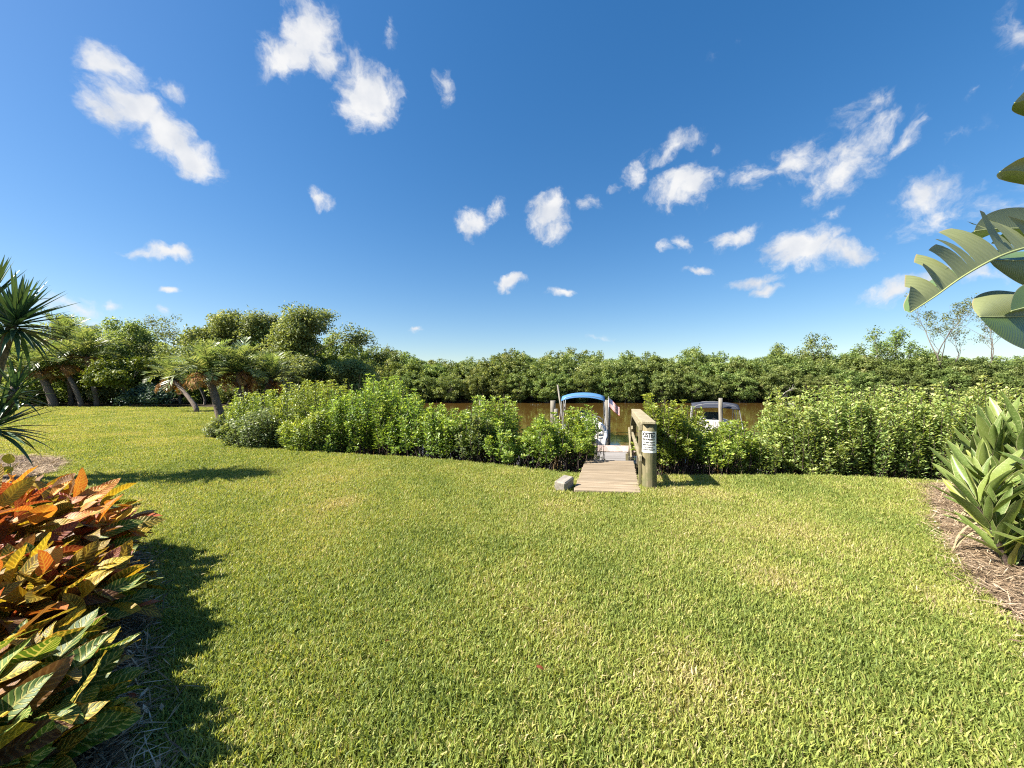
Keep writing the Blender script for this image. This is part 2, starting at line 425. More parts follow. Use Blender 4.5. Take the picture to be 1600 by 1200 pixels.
M['dead_wood'] = bark_mat('dead_wood', (.25, .23, .2), (.45, .42, .38), 1)
# timber
M['plank'] = wood_mat('plank', (.15, .115, .075), (.27, .215, .15), (.39, .325, .24), 'X', 26)
M['old_plank'] = wood_mat('old_plank', (.13, .12, .115), (.23, .215, .2), (.34, .32, .3), 'X', 24)
M['pink_plank'] = wood_mat('pink_plank', (.26, .19, .16), (.4, .31, .26), (.52, .43, .37), 'Y', 24)
M['beam'] = wood_mat('beam', (.15, .13, .08), (.27, .235, .15), (.41, .365, .26), 'Y', 24)
M['post'] = wood_mat('post', (.08, .068, .04), (.19, .16, .09), (.33, .285, .18), 'Z', 20, .85, (.115, .115, .055))
M['pile'] = wood_mat('pile', (.11, .1, .08), (.2, .185, .155), (.3, .28, .24), 'Z', 14)
M['block'] = wood_mat('block', (.13, .115, .095), (.22, .2, .17), (.32, .29, .25), 'X', 16)
M['steel'] = plain_mat('steel', (.5, .5, .5), .35, .5, .9)
M['alu'] = plain_mat('alu', (.3, .3, .3), .45, .5, .6)
M['gel'] = plain_mat('gel', (.72, .73, .72), .25, .5, 0, .05)
M['mint_gel'] = plain_mat('mint_gel', (.5, .6, .55), .25, .5, 0, .06)
M['vinyl'] = plain_mat('vinyl', (.62, .6, .55), .5, .4, 0, .08)
M['blue_canvas'] = plain_mat('blue_canvas', (.06, .16, .32), .8, .2, 0, .15)
M['dark_canvas'] = plain_mat('dark_canvas', (.035, .04, .055), .8, .2, 0, .2)
M['motor'] = plain_mat('motor', (.03, .03, .035), .3, .5)
M['glass'] = plain_mat('glass', (.05, .06, .06), .08, .5)
M['sign'] = plain_mat('sign', (.78, .78, .75), .5, .4, 0, .05)
M['ink'] = plain_mat('ink', (.02, .02, .02), .6, .3)
M['red'] = plain_mat('red', (.42, .1, .1), .8, .2)
M['white'] = plain_mat('white', (.55, .53, .5), .8, .2)
M['navy'] = plain_mat('navy', (.03, .05, .16), .8, .2)

# ------------------------------------------------------------------ terrain
WATER_Z = -1.0
EDGE = np.array([(60, 1.0), (14, 4.6), (9.5, 5.75), (7.2, 6.25), (6.2, 6.5), (5.0, 6.62), (3.9, 6.62), (2.5, 6.6), (1.7, 6.75), (.85, 6.85), (0.2, 7.2), (-1.3, 8.0), (-4.4, 8.9), (-7.4, 10.2), (-9.6, 12.0), (-11.8, 16.0), (-14.5, 23.0), (-16.5, 34), (-18, 48), (-30, 75), (-80, 160)])
def sdist(x, y):
    """distance to the lawn edge: positive on the lawn side"""
    x = np.asarray(x, float); y = np.asarray(y, float)
    best = np.full(x.shape, 1e9); sign = np.ones(x.shape)
    for (ax, ay), (bx, by) in zip(EDGE[:-1], EDGE[1:]):
        dx, dy = bx - ax, by - ay; L2 = dx * dx + dy * dy
        t_ = np.clip(((x - ax) * dx + (y - ay) * dy) / L2, 0, 1)
        d = np.hypot(x - ax - t_ * dx, y - ay - t_ * dy)
        s = np.sign(dx * (y - ay) - dy * (x - ax)); s[s == 0] = 1
        m = d < best
        best = np.where(m, d, best); sign = np.where(m, s, sign)
    return best * sign
FAR_Y = 55.0
def hgt(x, y):
    x = np.asarray(x, float); y = np.asarray(y, float)
    s = sdist(x, y)
    k = np.clip(-s / 3.2, 0, 1); k = k * k * (3 - 2 * k)
    z = -1.9 * k
    # gentle swell of the lawn on the left, falling towards its edge
    z = z + np.where(s > -1, 0.10 * np.sin(x * .35 + 1) * np.exp(-((y - 14) / 9) ** 2) * np.clip((-x - 3) / 8, 0, 1), 0)
    z = z + .012 * np.sin(x * 1.9 + y * .7) * np.sin(y * 1.6 - x * .4)
    f = np.clip((y - FAR_Y) / 3, 0, 1)
    return np.where(s < -1.5, z + (1.3) * f * f * (3 - 2 * f), z)
def h1(x, y): return float(hgt(np.array([x]), np.array([y]))[0])
def grid_mesh(name, xs, ys, mat, dz=0.0, keep=None):
    X, Y = np.meshgrid(xs, ys); Z = hgt(X, Y) + dz
    nx, ny = len(xs), len(ys)
    V = np.stack([X, Y, Z], -1).reshape(-1, 3)
    i = np.arange(nx * ny).reshape(ny, nx)
    F = np.stack([i[:-1, :-1], i[:-1, 1:], i[1:, 1:], i[1:, :-1]], -1).reshape(-1, 4)
    if keep is not None:
        c_ = V[F].mean(1); F = F[keep(c_[:, 0], c_[:, 1])]
        u, inv = np.unique(F, return_inverse=True); V = V[u]; F = inv.reshape(-1, 4)
    return mesh_np(name, V, F, mat, smooth=True)
def span(*segs):
    return np.unique(np.concatenate([np.arange(a, b, s) for a, b, s in segs]))
gx = span((-1500, -120, 90), (-120, -30, 4), (-30, 16, .4), (16, 120, 4), (120, 1501, 90))
gy = span((-400, -20, 60), (-20, 0, 2), (0, 30, .4), (30, 80, 1.5), (80, 1801, 80))
tag(part('ground', grid_mesh('ground', gx, gy, M['soil'], -.03)), kind='structure')

# beds of mulch (outline on the ground)
def smooth_poly(pts, n=8):
    pts = [Vector((*p, 0)) for p in pts]; out = []
    N = len(pts)
    for i in range(N):
        p0, p1, p2, p3 = pts[i - 1], pts[i], pts[(i + 1) % N], pts[(i + 2) % N]
        for k in range(n):
            u = k / n
            out.append(.5 * ((2 * p1) + (p2 - p0) * u + (2 * p0 - 5 * p1 + 4 * p2 - p3) * u * u + (-p0 + 3 * p1 - 3 * p2 + p3) * u ** 3))
    return np.array([(p.x, p.y) for p in out])
BED_R = smooth_poly([(3.1, 2.0), (3.33, 2.45), (3.62, 2.95), (4.22, 3.7), (5.05, 4.6), (6.1, 5.6), (6.9, 6.1), (9, 5.6), (9, 1.2), (4, 1.0)])
BED_L = smooth_poly([(-1.42, 1.2), (-1.6, 1.6), (-1.9, 1.95), (-2.42, 2.5), (-2.95, 3.1), (-3.5, 3.55), (-4.6, 3.9), (-5.6, 3.0), (-5.4, 1.0), (-3, .3)])
BED_Y = smooth_poly([(-7.95, 5.9), (-8.2, 6.6), (-8.65, 7.3), (-9.4, 8.05), (-10.2, 8.5), (-11.6, 8.4), (-12.4, 7), (-11, 5.4), (-9.2, 5.2)])
def in_poly(x, y, P):
    x = np.asarray(x); y = np.asarray(y); ins = np.zeros(x.shape, bool)
    for (ax, ay), (bx, by) in zip(P, np.roll(P, -1, 0)):
        c_ = ((ay > y) != (by > y)) & (x < (bx - ax) * (y - ay) / (by - ay + 1e-12) + ax)
        ins ^= c_
    return ins
def bed(name, P, mat):
    ctr = P.mean(0); rings = [0, .35, .65, .85, .95, 1.0]
    V = []; F = []; n = len(P)
    for q, r_ in enumerate(rings[1:]):
        for i, p in enumerate(P):
            w = ctr + (p - ctr) * r_
            V.append((w[0], w[1], h1(*w) + (.035 if r_ < .95 else .03 if r_ < 1 else -.01) + .012 * math.sin(i * 2.1 + q)))
    V.append((*ctr, h1(*ctr) + .04)); ci = len(V) - 1
    m = MB(); 
    for i in range(n): F.append((ci, i, (i + 1) % n))
    for q in range(len(rings) - 2):
        for i in range(n):
            j = (i + 1) % n; a_ = q * n; b_ = (q + 1) * n
            F.append((a_ + i, b_ + i, b_ + j, a_ + j))
    m.add(V, F)
    return tag(m.obj(name, mat, None, True), kind='structure')
bed('mulch_bed', BED_R, M['mulch']); bed('mulch_bed', BED_L, M['mulch']); bed('mulch_bed', BED_Y, M['dark_mulch'])
def lawn_far(x):   # where the lawn stops under the trees on the left
    return 27.0 + .8 * np.sin(x * .4) + .5 * np.sin(x * 1.1)
def on_lawn(x, y, s0=0.0):
    return (sdist(x, y) > s0) & (y < lawn_far(x))
lx = span((-46, -14, .6), (-14, 10, .25)); ly = span((-3, 16, .25), (16, 29, .5))
tag(part('lawn', grid_mesh('lawn', lx, ly, M['turf'], -.012, lambda x, y: on_lawn(x, y, .02))), kind='structure')
# canal
wx = np.array([-90, -20, 0, 40, 200.]); wy = np.array([5.5, 12, 30, 59.])
V = [(x, y, WATER_Z) for y in wy for x in wx]
F = [(j * 5 + i, j * 5 + i + 1, (j + 1) * 5 + i + 1, (j + 1) * 5 + i) for j in range(3) for i in range(4)]
tag(MB().add(V, F).obj('water', M['water']), kind='structure')

# ------------------------------------------------------------------ instanced ground cover
def scatter(name, pts, rot, scl, idx, protos, label, cat):
    coll = bpy.data.collections.new(name + '_sources')
    for i, me in enumerate(protos):
        coll.objects.link(bpy.data.objects.new('%s_source_%02d' % (name, i), me))
    me = bpy.data.meshes.new(name)
    me.vertices.add(len(pts)); me.vertices.foreach_set('co', np.asarray(pts, np.float32).ravel())
    a = me.attributes.new('rot', 'FLOAT_VECTOR', 'POINT'); a.data.foreach_set('vector', np.asarray(rot, np.float32).ravel())
    a = me.attributes.new('scl', 'FLOAT', 'POINT'); a.data.foreach_set('value', np.asarray(scl, np.float32))
    a = me.attributes.new('idx', 'INT', 'POINT'); a.data.foreach_set('value', np.asarray(idx, np.int32))
    me.update()
    o = part(name, me)
    ng = bpy.data.node_groups.new(name, 'GeometryNodeTree')
    ng.interface.new_socket('Geometry', in_out='INPUT', socket_type='NodeSocketGeometry')
    ng.interface.new_socket('Geometry', in_out='OUTPUT', socket_type='NodeSocketGeometry')
    N = ng.nodes; L = ng.links
    gi = N.new('NodeGroupInput'); go = N.new('NodeGroupOutput')
    iop = N.new('GeometryNodeInstanceOnPoints'); ci = N.new('GeometryNodeCollectionInfo')
    ci.inputs['Collection'].default_value = coll; ci.inputs['Separate Children'].default_value = True; ci.inputs['Reset Children'].default_value = True
    def attr(nm, ty):
        n = N.new('GeometryNodeInputNamedAttribute'); n.data_type = ty; n.inputs['Name'].default_value = nm
        return n.outputs['Attribute']
    iop.inputs['Pick Instance'].default_value = True
    L.new(gi.outputs[0], iop.inputs['Points']); L.new(ci.outputs[0], iop.inputs['Instance'])
    L.new(attr('idx', 'INT'), iop.inputs['Instance Index'])
    er = N.new('FunctionNodeEulerToRotation'); L.new(attr('rot', 'FLOAT_VECTOR'), er.inputs[0]); L.new(er.outputs[0], iop.inputs['Rotation'])
    L.new(attr('scl', 'FLOAT'), iop.inputs['Scale'])
    L.new(iop.outputs[0], go.inputs[0])
    md = o.modifiers.new('scatter', 'NODES'); md.node_group = ng
    return tag(o, label, cat, kind='stuff')

rg = np.random.default_rng(11)
def tuft(n, rad, hmin, hmax, w, flat, seed):
    r = np.random.default_rng(seed)
    ang = r.uniform(0, 2 * np.pi, n); rr = rad * np.sqrt(r.uniform(0, 1, n))
    P = np.stack([rr * np.cos(ang), rr * np.sin(ang), np.full(n, -.012)], 1)
    az = r.uniform(0, 2 * np.pi, n); lean = r.uniform(.1, flat, n)
    H = r.uniform(hmin, hmax, n); W = w * r.uniform(.7, 1.25, n)
    d0 = np.stack([np.cos(az) * np.sin(lean * .5), np.sin(az) * np.sin(lean * .5), np.cos(lean * .5)], 1)
    d1 = np.stack([np.cos(az) * np.sin(lean * 1.5), np.sin(az) * np.sin(lean * 1.5), np.cos(lean * 1.5)], 1)
    tw = az + np.pi / 2 + r.normal(0, .5, n)
    S = np.stack([np.cos(tw), np.sin(tw), np.zeros(n)], 1)
    m_ = P + d0 * (H * .55)[:, None]; e_ = m_ + d1 * (H * .5)[:, None]
    V = np.stack([P - S * (W * .35)[:, None], P + S * (W * .35)[:, None], m_ + S * (W * .5)[:, None], m_ - S * (W * .5)[:, None], e_], 1).reshape(-1, 3)
    b_ = np.arange(n)[:, None] * 5
    F = np.concatenate([b_ + np.array([0, 1, 2]), b_ + np.array([0, 2, 3]), b_ + np.array([3, 2, 4])])
    tint = np.clip(r.normal(.4, .13, n), 0, 1)
    dry = r.uniform(0, 1, n) < .12
    tint[dry] = r.uniform(.75, 1.0, dry.sum())
    return mesh_np('tuft', V, F, M['grass'], {'tint': np.repeat(tint, 5)})
near_tufts = [tuft(38, .07, .026, .066, .0072, 1.1, 100 + i) for i in range(8)]
far_tufts = [tuft(60, .12, .028, .06, .011, 1.05, 200 + i) for i in range(6)]

# the boardwalk frame: u along, w across
U = np.array([.262, .965]); W_ = np.array([.985, -.115])
RAMP0 = np.array([.915, 5.68])
def ramp_pt(a, b, z): 
    q = RAMP0 + U * a + W_ * b
    return Vector((q[0], q[1], z))
RAMP_W = .955; RAMP_L = 2.36
RAMP_POLY = np.array([RAMP0 + U * .02 + W_ * .02, RAMP0 + U * .02 + W_ * (RAMP_W - .02), RAMP0 + U * 3 + W_ * (RAMP_W - .02), RAMP0 + U * 3 + W_ * .02])
def grass_points(y0, y1, dens, x0=-46, x1=9.5):
    A = (x1 - x0) * (y1 - y0)
    c_ = 1 / math.sqrt(dens)                        # one tuft somewhere in every small cell, so no bald spots
    gx_, gy_ = np.meshgrid(np.arange(x0, x1, c_), np.arange(y0, y1, c_))
    x = gx_.ravel() + rg.uniform(-.2, 1.2, gx_.size) * c_; y = gy_.ravel() + rg.uniform(-.2, 1.2, gx_.size) * c_
    k = np.abs(x) < 1.62 * np.maximum(y, 0) + 1.6
    x = x[k]; y = y[k]
    k = on_lawn(x, y, -.10)
    k &= ~in_poly(x, y, BED_R) & ~in_poly(x, y, BED_L) & ~in_poly(x, y, BED_Y) & ~in_poly(x, y, RAMP_POLY)
    k &= np.hypot(x - 2.13, y - 5.95) > .11
    x = x[k]; y = y[k]
    return np.stack([x, y, hgt(x, y)], 1)
sets = [(-.5, 2.6, 620, 'n', .86), (2.6, 5.0, 520, 'n', .92), (5.0, 8.0, 330, 'n', 1.05), (8.0, 13, 150, 'f', 1.0), (13, 19, 85, 'f', 1.25), (19, 28.5, 50, 'f', 1.5)]
P_, S_, I_ = [], [], []
for y0, y1, dn, kind, sc in sets:
    p = grass_points(y0, y1, dn)
    P_.append(p); S_.append(rg.uniform(.8, 1.2, len(p)) * sc)
    I_.append(rg.integers(0, 8, len(p)) if kind == 'n' else 8 + rg.integers(0, 6, len(p)))
P_ = np.concatenate(P_); S_ = np.concatenate(S_); I_ = np.concatenate(I_)
rot = np.stack([rg.normal(0, .12, len(P_)), rg.normal(0, .12, len(P_)), rg.uniform(0, 6.28, len(P_))], 1)
scatter('grass', P_, rot, S_, I_, near_tufts + far_tufts, 'short coarse mown lawn grass in yellow green with dry straw blades', 'grass')

def straw_clump(n, rad, lmin, lmax, w, seed):
    r = np.random.default_rng(seed)
    P = np.stack([r.normal(0, rad, n), r.normal(0, rad, n), r.uniform(0, .025, n)], 1)
    az = r.uniform(0, 2 * np.pi, n); L_ = r.uniform(lmin, lmax, n); el = r.normal(0, .16, n)
    D = np.stack([np.cos(az) * np.cos(el), np.sin(az) * np.cos(el), np.sin(el)], 1)
    S = np.stack([-np.sin(az), np.cos(az), np.zeros(n)], 1) * w
    V = np.stack([P - D * (L_ / 2)[:, None], P + S, P + D * (L_ / 2)[:, None], P - S], 1).reshape(-1, 3)
    b_ = np.arange(n)[:, None] * 4
    F = np.concatenate([b_ + np.array([0, 1, 2]), b_ + np.array([0, 2, 3])])
    return mesh_np('straw', V, F, M['straw'], {'tint': np.repeat(r.uniform(0, 1, n) ** 1.1, 4)})
straws = [straw_clump(26, .07, .06, .2, .0028, 300 + i) for i in range(6)] + [straw_clump(14, .06, .03, .08, .007, 320 + i) for i in range(3)]
def bed_points(Pl, n):
    lo, hi = Pl.min(0), Pl.max(0)
    x = rg.uniform(lo[0], hi[0], n); y = rg.uniform(lo[1], hi[1], n); k = in_poly(x, y, Pl) & (np.abs(x) < 1.7 * y + 1)
    x = x[k]; y = y[k]; return np.stack([x, y, hgt(x, y) + .035], 1)
for Pl, n, nm, lb in ((BED_R, 5200, 'straw_mulch', 'tan pine straw mulch strewn round the strap-leaved plants'), (BED_L, 2600, 'straw_mulch', 'pale shredded mulch strewn under the crotons'), (BED_Y, 2200, 'straw_mulch', 'greyish shredded mulch strewn under the yucca')):
    p = bed_points(Pl, n)
    scatter(nm, p, np.stack([rg.normal(0, .1, len(p)), rg.normal(0, .1, len(p)), rg.uniform(0, 6.28, len(p))], 1), rg.uniform(.8, 1.4, len(p)), rg.integers(0, 9, len(p)), straws, lb, 'mulch')
#PART2
# ------------------------------------------------------------------ foliage builders
def leaf_arrays(P, D, N, L, W, fold=.22):
    D = nrm(D); S = nrm(np.cross(D, N)); N = np.cross(S, D)
    L = np.broadcast_to(L, (len(P),))[:, None]; W = np.broadcast_to(W, (len(P),))[:, None]
    mid = P + D * L * .48 + N * W * fold
    V = np.stack([P, mid + S * W * .5, P + D * L, mid - S * W * .5], 1)
    return V.reshape(-1, 3)
def leaf_mesh(name, V, tint, mat):
    n = len(V) // 4
    b_ = np.arange(n)[:, None] * 4
    F = np.concatenate([b_ + np.array([0, 1, 2]), b_ + np.array([0, 2, 3])])
    return mesh_np(name, V, F, mat, {'tint': np.repeat(np.clip(tint, 0, 1), 4)})
def tubes_mesh(name, segs, mat, sides=5):
    """segs: list of (p0, p1, r0, r1)"""
    p0 = np.array([s[0] for s in segs], float); p1 = np.array([s[1] for s in segs], float)
    r0 = np.array([s[2] for s in segs], float)[:, None]; r1 = np.array([s[3] for s in segs], float)[:, None]
    d = nrm(p1 - p0)
    ref = np.where(np.abs(d[:, :1]) < .8, np.array([[1., 0, 0]]), np.array([[0, 1., 0]]))
    x = nrm(ref - d * (ref * d).sum(1, keepdims=True)); y = np.cross(d, x)
    V = []
    for k in range(sides):
        a = 2 * np.pi * k / sides; V.append(p0 + (x * np.cos(a) + y * np.sin(a)) * r0)
    for k in range(sides):
        a = 2 * np.pi * k / sides; V.append(p1 + (x * np.cos(a) + y * np.sin(a)) * r1)
    V = np.stack(V, 1).reshape(-1, 3); b_ = np.arange(len(segs))[:, None] * 2 * sides
    F = np.concatenate([b_ + np.array([k, (k + 1) % sides, sides + (k + 1) % sides, sides + k]) for k in range(sides)])
    return mesh_np(name, V, F, mat, smooth=True)
def grow(r, p, d, L, rad, level, top, segs, tips, up=.12, spread=.75, kids=(2, 4), shrink=.68, wob=.16):
    n = 4; q = np.array(p, float); d = np.array(d, float); rr = rad
    for i in range(n):
        d = nrm(d + r.normal(0, wob, 3) + np.array([0, 0, up]))
        q2 = q + d * L / n; r2 = max(rr * .87, .006)
        segs.append((q, q2, rr, r2)); q = q2; rr = r2
        if level < top and i >= 1 and r.uniform() < .55:
            side = nrm(np.cross(d, r.normal(0, 1, 3)))
            grow(r, q, nrm(d * .55 + side * spread), L * shrink * r.uniform(.7, 1), rr * .62, level + 1, top, segs, tips, up, spread, kids, shrink, wob)
        if level >= top - 1 and i >= 2: tips.append((q, d))
    if level < top:
        for _ in range(r.integers(*kids)):
            side = nrm(np.cross(d, r.normal(0, 1, 3)))
            grow(r, q, nrm(d + side * spread * r.uniform(.5, 1)), L * shrink * r.uniform(.75, 1.05), rr * .72, level + 1, top, segs, tips, up, spread, kids, shrink, wob)
def cluster_leaves(r, centers, per, rad, L, W, upw=.55, flat=.75):
    n = len(centers) * per
    off = r.normal(0, 1, (n, 3)); off = nrm(off) * (r.uniform(0, 1, n) ** .5)[:, None] * rad
    off[:, 2] *= flat
    P = np.repeat(np.asarray(centers), per, 0) + off
    N = nrm(nrm(off) * .55 + r.normal(0, .55, (n, 3)) + np.array([0, 0, upw]))
    D = nrm(np.cross(N, r.normal(0, 1, (n, 3))))
    ll = L * r.uniform(.7, 1.3, n)
    return leaf_arrays(P, D, N, ll, ll * W), r.normal(.45, .17, n)

# ------------------------------------------------------------------ shrubs along the bank
def shrub(name, px, d, top, halfw, label, mat, seed, nshoots=170, leaf=.063, depth=None, bare=.28, zb=None, group='bushes along the canal bank', upright=1.0, lop=0.0, peaks=3, base=None):
    r = np.random.default_rng(seed)
    halfw *= 1.22
    x0 = (px - 800) / FPX * d; y0 = d
    z0 = base if base is not None else max(h1(x0, y0), -1.25)
    ztop = CAM_H + (HOR - top) / FPX * d
    H = ztop - z0; dep = depth or halfw * .8
    t_ = thing(name, (x0, y0, z0), label, 'shrub', group)
    segs = []; Vs = []; ts = []
    pk = [(r.uniform(-.7, .7), r.uniform(.25, .5), r.uniform(.12, .3)) for _ in range(peaks)]
    for _ in range(nshoots):
        a = r.uniform(0, 2 * np.pi); q = np.sqrt(r.uniform(0, 1))
        ex, ey = q * np.cos(a), q * np.sin(a)                     # where the shoot ends (unit disc)
        env = np.sqrt(max(0, 1 - (q * .96) ** 3.0)) * .40 + .47   # dome
        env += sum(am * np.exp(-((ex - c_) / w_) ** 2) for c_, w_, am in pk) - .12
        h = H * min(1.08, env + lop * ex) * r.uniform(.84, 1.04)
        if r.uniform() < .3: h *= r.uniform(.35, .8)              # side shoots that end low
        bx, by = ex * .45 * halfw, ey * .45 * dep
        end = np.array([ex * halfw, ey * dep, h]); st = np.array([bx, by, -.12])
        ctrl = np.array([ex * halfw * .85, ey * dep * .85, h * .35])
        k = 7; tt = np.linspace(0, 1, k + 1)[:, None]
        C_ = (1 - tt) ** 2 * st + 2 * tt * (1 - tt) * ctrl + tt ** 2 * end
        C_[1:-1] += r.normal(0, .025, (k - 1, 3))
        rad = np.linspace(.011, .003, k + 1)
        segs += [(C_[i], C_[i + 1], rad[i], rad[i + 1]) for i in range(k)]
        m = int(58 + h * 60)
        u = bare * r.uniform(.6, 1.3) + (1 - bare) * r.uniform(0, 1, m) ** .8
        u = np.clip(u, .05, 1.0)
        f_ = u * k; i0 = np.minimum(f_.astype(int), k - 1)
        P = C_[i0] + (C_[i0 + 1] - C_[i0]) * (f_ - i0)[:, None]
        ax = nrm(C_[i0 + 1] - C_[i0])
        side = nrm(np.cross(ax, r.normal(0, 1, (m, 3))))
        D = nrm(side + ax * r.uniform(.2, 1.1, m)[:, None] * upright)
        P = P + side * r.uniform(.0, .2, m)[:, None] * (1.2 - u)[:, None]
        N = nrm(ax * .8 - side * .35 + r.normal(0, .35, (m, 3)))
        ll = leaf * r.uniform(.7, 1.25, m)
        Vs.append(leaf_arrays(P, D, N, ll, ll * .55)); 
        if zb is not None:                                       # bare stems below this height
            ok = (P[:, 2] + z0 > zb + .12 * np.sin(P[:, 0] * 5)) | (r.uniform(0, 1, m) < .04)
            Vs[-1] = Vs[-1].reshape(-1, 4, 3)[ok].reshape(-1, 3); u = u[ok]; m = len(u)
        ts.append(r.normal(.4, .15, m) + .32 * np.clip((u - .8) / .2, 0, 1))   # young leaves at the shoot tips
    part('stem', tubes_mesh('stem', segs, M['dark_stem'], 4), t_)
    part('foliage', leaf_mesh('foliage', np.concatenate(Vs), np.concatenate(ts), mat), t_)
    return t_
NL, SL, RL = M['near_leaf'], M['silver_leaf'], M['right_leaf']
BUSH = [
 # px, d, top row, half width, label, material, kwargs
 (352, 12.3, 652, .55, 'low dark scrubby bush at the foot of the leaning date palms', SL, dict(nshoots=90, bare=.1, upright=.3)),
 (425, 10.6, 640, 1.05, 'rounded silvery green bush spilling over the lawn edge', SL, dict(nshoots=190, bare=.03, upright=.25, leaf=.065)),
 (420, 12.6, 612, 1.25, 'yellow green bush behind the silvery bush, below the date palms', NL, dict()),
 (490, 10.9, 604, 1.2, 'tall bright green bush rising behind the silvery bush', NL, dict(nshoots=200, peaks=4)),
 (505, 9.9, 640, .95, 'mid-height bright green bush beside the silvery bush at the lawn edge', NL, dict(bare=.08)),
 (568, 10.1, 600, 1.15, 'tallest bright green bush of the bank, with upright shoots', NL, dict(nshoots=220, peaks=4)),
 (610, 9.6, 625, .75, 'dark-footed bright green bush next to the tallest bush, hollow at its base', NL, dict(bare=.35)),
 (655, 9.4, 612, .8, 'bright green bush with one tall central shoot above a dark base', NL, dict(peaks=2)),
 (715, 9.0, 618, .95, 'bright green bush with two pointed tops, in front of the canal', NL, dict(peaks=2, nshoots=190)),
 (752, 8.7, 650, .7, 'grey green bush tucked low between brighter neighbours', SL, dict(nshoots=120)),
 (790, 9.3, 630, .75, 'thin-topped bright bush standing at the water beyond the lawn', NL, dict(nshoots=110, peaks=4)),
 (815, 8.4, 652, .85, 'low bright green bush with bare dark stems over the lawn edge', NL, dict(bare=.42, nshoots=190)),
 (868, 8.2, 652, .75, 'low bush with bare dark stems beside the ramp timbers', NL, dict(bare=.42, nshoots=190)),
 (905, 8.7, 650, .5, 'bush hard against the boardwalk in front of the white boat', NL, dict(bare=.35, nshoots=190)),
 (916, 9.9, 648, .42, 'slim bush between boardwalk and moored white boat', NL, dict(nshoots=110)),
 (1010, 10.4, 652, .42, 'narrow leafy bush behind the handrail', NL, dict(nshoots=150, bare=.1)),
 (1050, 7.95, 632, .62, 'leafy bush right behind the signed post', NL, dict(nshoots=190, peaks=3, bare=.3)),
 (1075, 8.9, 618, .7, 'bright bush with a high pointed shoot between post and grey-topped boat', NL, dict(nshoots=170, peaks=2)),
 (1118, 7.9, 668, .72, 'broad low bush in front of the grey-topped boat', NL, dict(nshoots=190, bare=.3)),
 (1178, 7.8, 682, .6, 'lowest bush of the bank, open water showing above it', RL, dict(nshoots=170, bare=.3)),
 (1218, 8.1, 645, .65, 'loose yellowish bush with thin twigs against the water', RL, dict(nshoots=130, peaks=4)),
 (1270, 7.9, 622, .85, 'olive green bush with dark bare base, past the open water', RL, dict(nshoots=210, bare=.25)),
 (1335, 7.8, 612, .95, 'big olive green bush of small pale leaves', RL, dict(nshoots=230, bare=.15)),
 (1405, 7.7, 608, .95, 'big domed olive green bush reaching down to the lawn', RL, dict(nshoots=240, bare=.12)),
 (1475, 7.6, 614, .9, 'olive green bush beside the strap-leaved plants', RL, dict(nshoots=220, bare=.12)),
 (1545, 7.6, 612, 1.0, 'olive green bush behind the strap-leaved plants', RL, dict(nshoots=220, bare=.12)),
 (1640, 7.6, 610, 1.1, 'olive green bush past the mulch bed behind the paddle-leaved plant', RL, dict(nshoots=200, bare=.12)),
]
for i, (px, d, top, hw, lab, mt, kw) in enumerate(BUSH):
    zb = None if mt is SL and px < 700 else (.14 if px > 600 and mt is not RL else -.08)
    shrub('mangrove_bush', px, d, top, hw, lab, mt, 500 + i, zb=zb, **kw)

# ------------------------------------------------------------------ far mangroves across the canal
def mangrove_proto(seed, H, wid, nclump, mat):
    r = np.random.default_rng(seed)
    a = r.uniform(0, 2 * np.pi, nclump); cz = r.uniform(-1.0, 1, nclump)
    rr = np.clip(1 - np.abs(cz) ** 4, 0.4, 1) * r.uniform(.45, 1.15, nclump)
    ctr = np.stack([rr * np.cos(a) * wid, rr * np.sin(a) * wid, H * (.50 + .45 * cz) + r.normal(0, .4, nclump)], 1)
    V, ti = cluster_leaves(r, ctr, 46, .52, .29, .5)
    ti = ti + np.repeat(r.normal(0, .2, nclump), 46)
    crown = leaf_mesh('crown', V, ti, mat)
    segs = []
    for k in range(4):
        b0 = np.array([r.normal(0, .3), r.normal(0, .3), -.6])
        tips = []
        grow(r, b0, nrm([r.normal(0, .4), r.normal(0, .4), 1]), H * .42, .09, 0, 2, segs, tips, up=.1, spread=.8, kids=(2, 3))
    for k in range(9):                                            # arched prop roots
        a_ = r.uniform(0, 6.28); R_ = r.uniform(.5, 1.3); h_ = r.uniform(.8, 1.7)
        pts = [np.array([np.cos(a_) * R_ * u, np.sin(a_) * R_ * u, h_ * (1 - u ** 2.2) - .5 * u]) for u in (0.1, .5, .8, 1.0)]
        segs += [(pts[i], pts[i + 1], .035, .03) for i in range(3)]
    trunk = tubes_mesh('trunk', segs, M['bark'], 4)
    return crown, trunk
protos = [mangrove_proto(700 + i, 6.1 + .3 * (i % 3), 2.7 + .35 * (i % 2), 190, M['far_leaf']) for i in range(6)]
r7 = np.random.default_rng(77)
def far_tree(x, y, z, s, k, lab, group):
    t_ = thing('mangrove_tree', (x, y, z), lab, 'tree', group, r7.uniform(0, 6.28))
    t_.scale = (s * r7.uniform(.95, 1.15), s * r7.uniform(.95, 1.15), s)
    part('crown', protos[k][0], t_); part('trunk', protos[k][1], t_)
FRONT = 'olive green mangrove tree on prop roots overhanging the far water edge'
MID = 'olive green mangrove tree of the canopy behind the waterside mangroves'
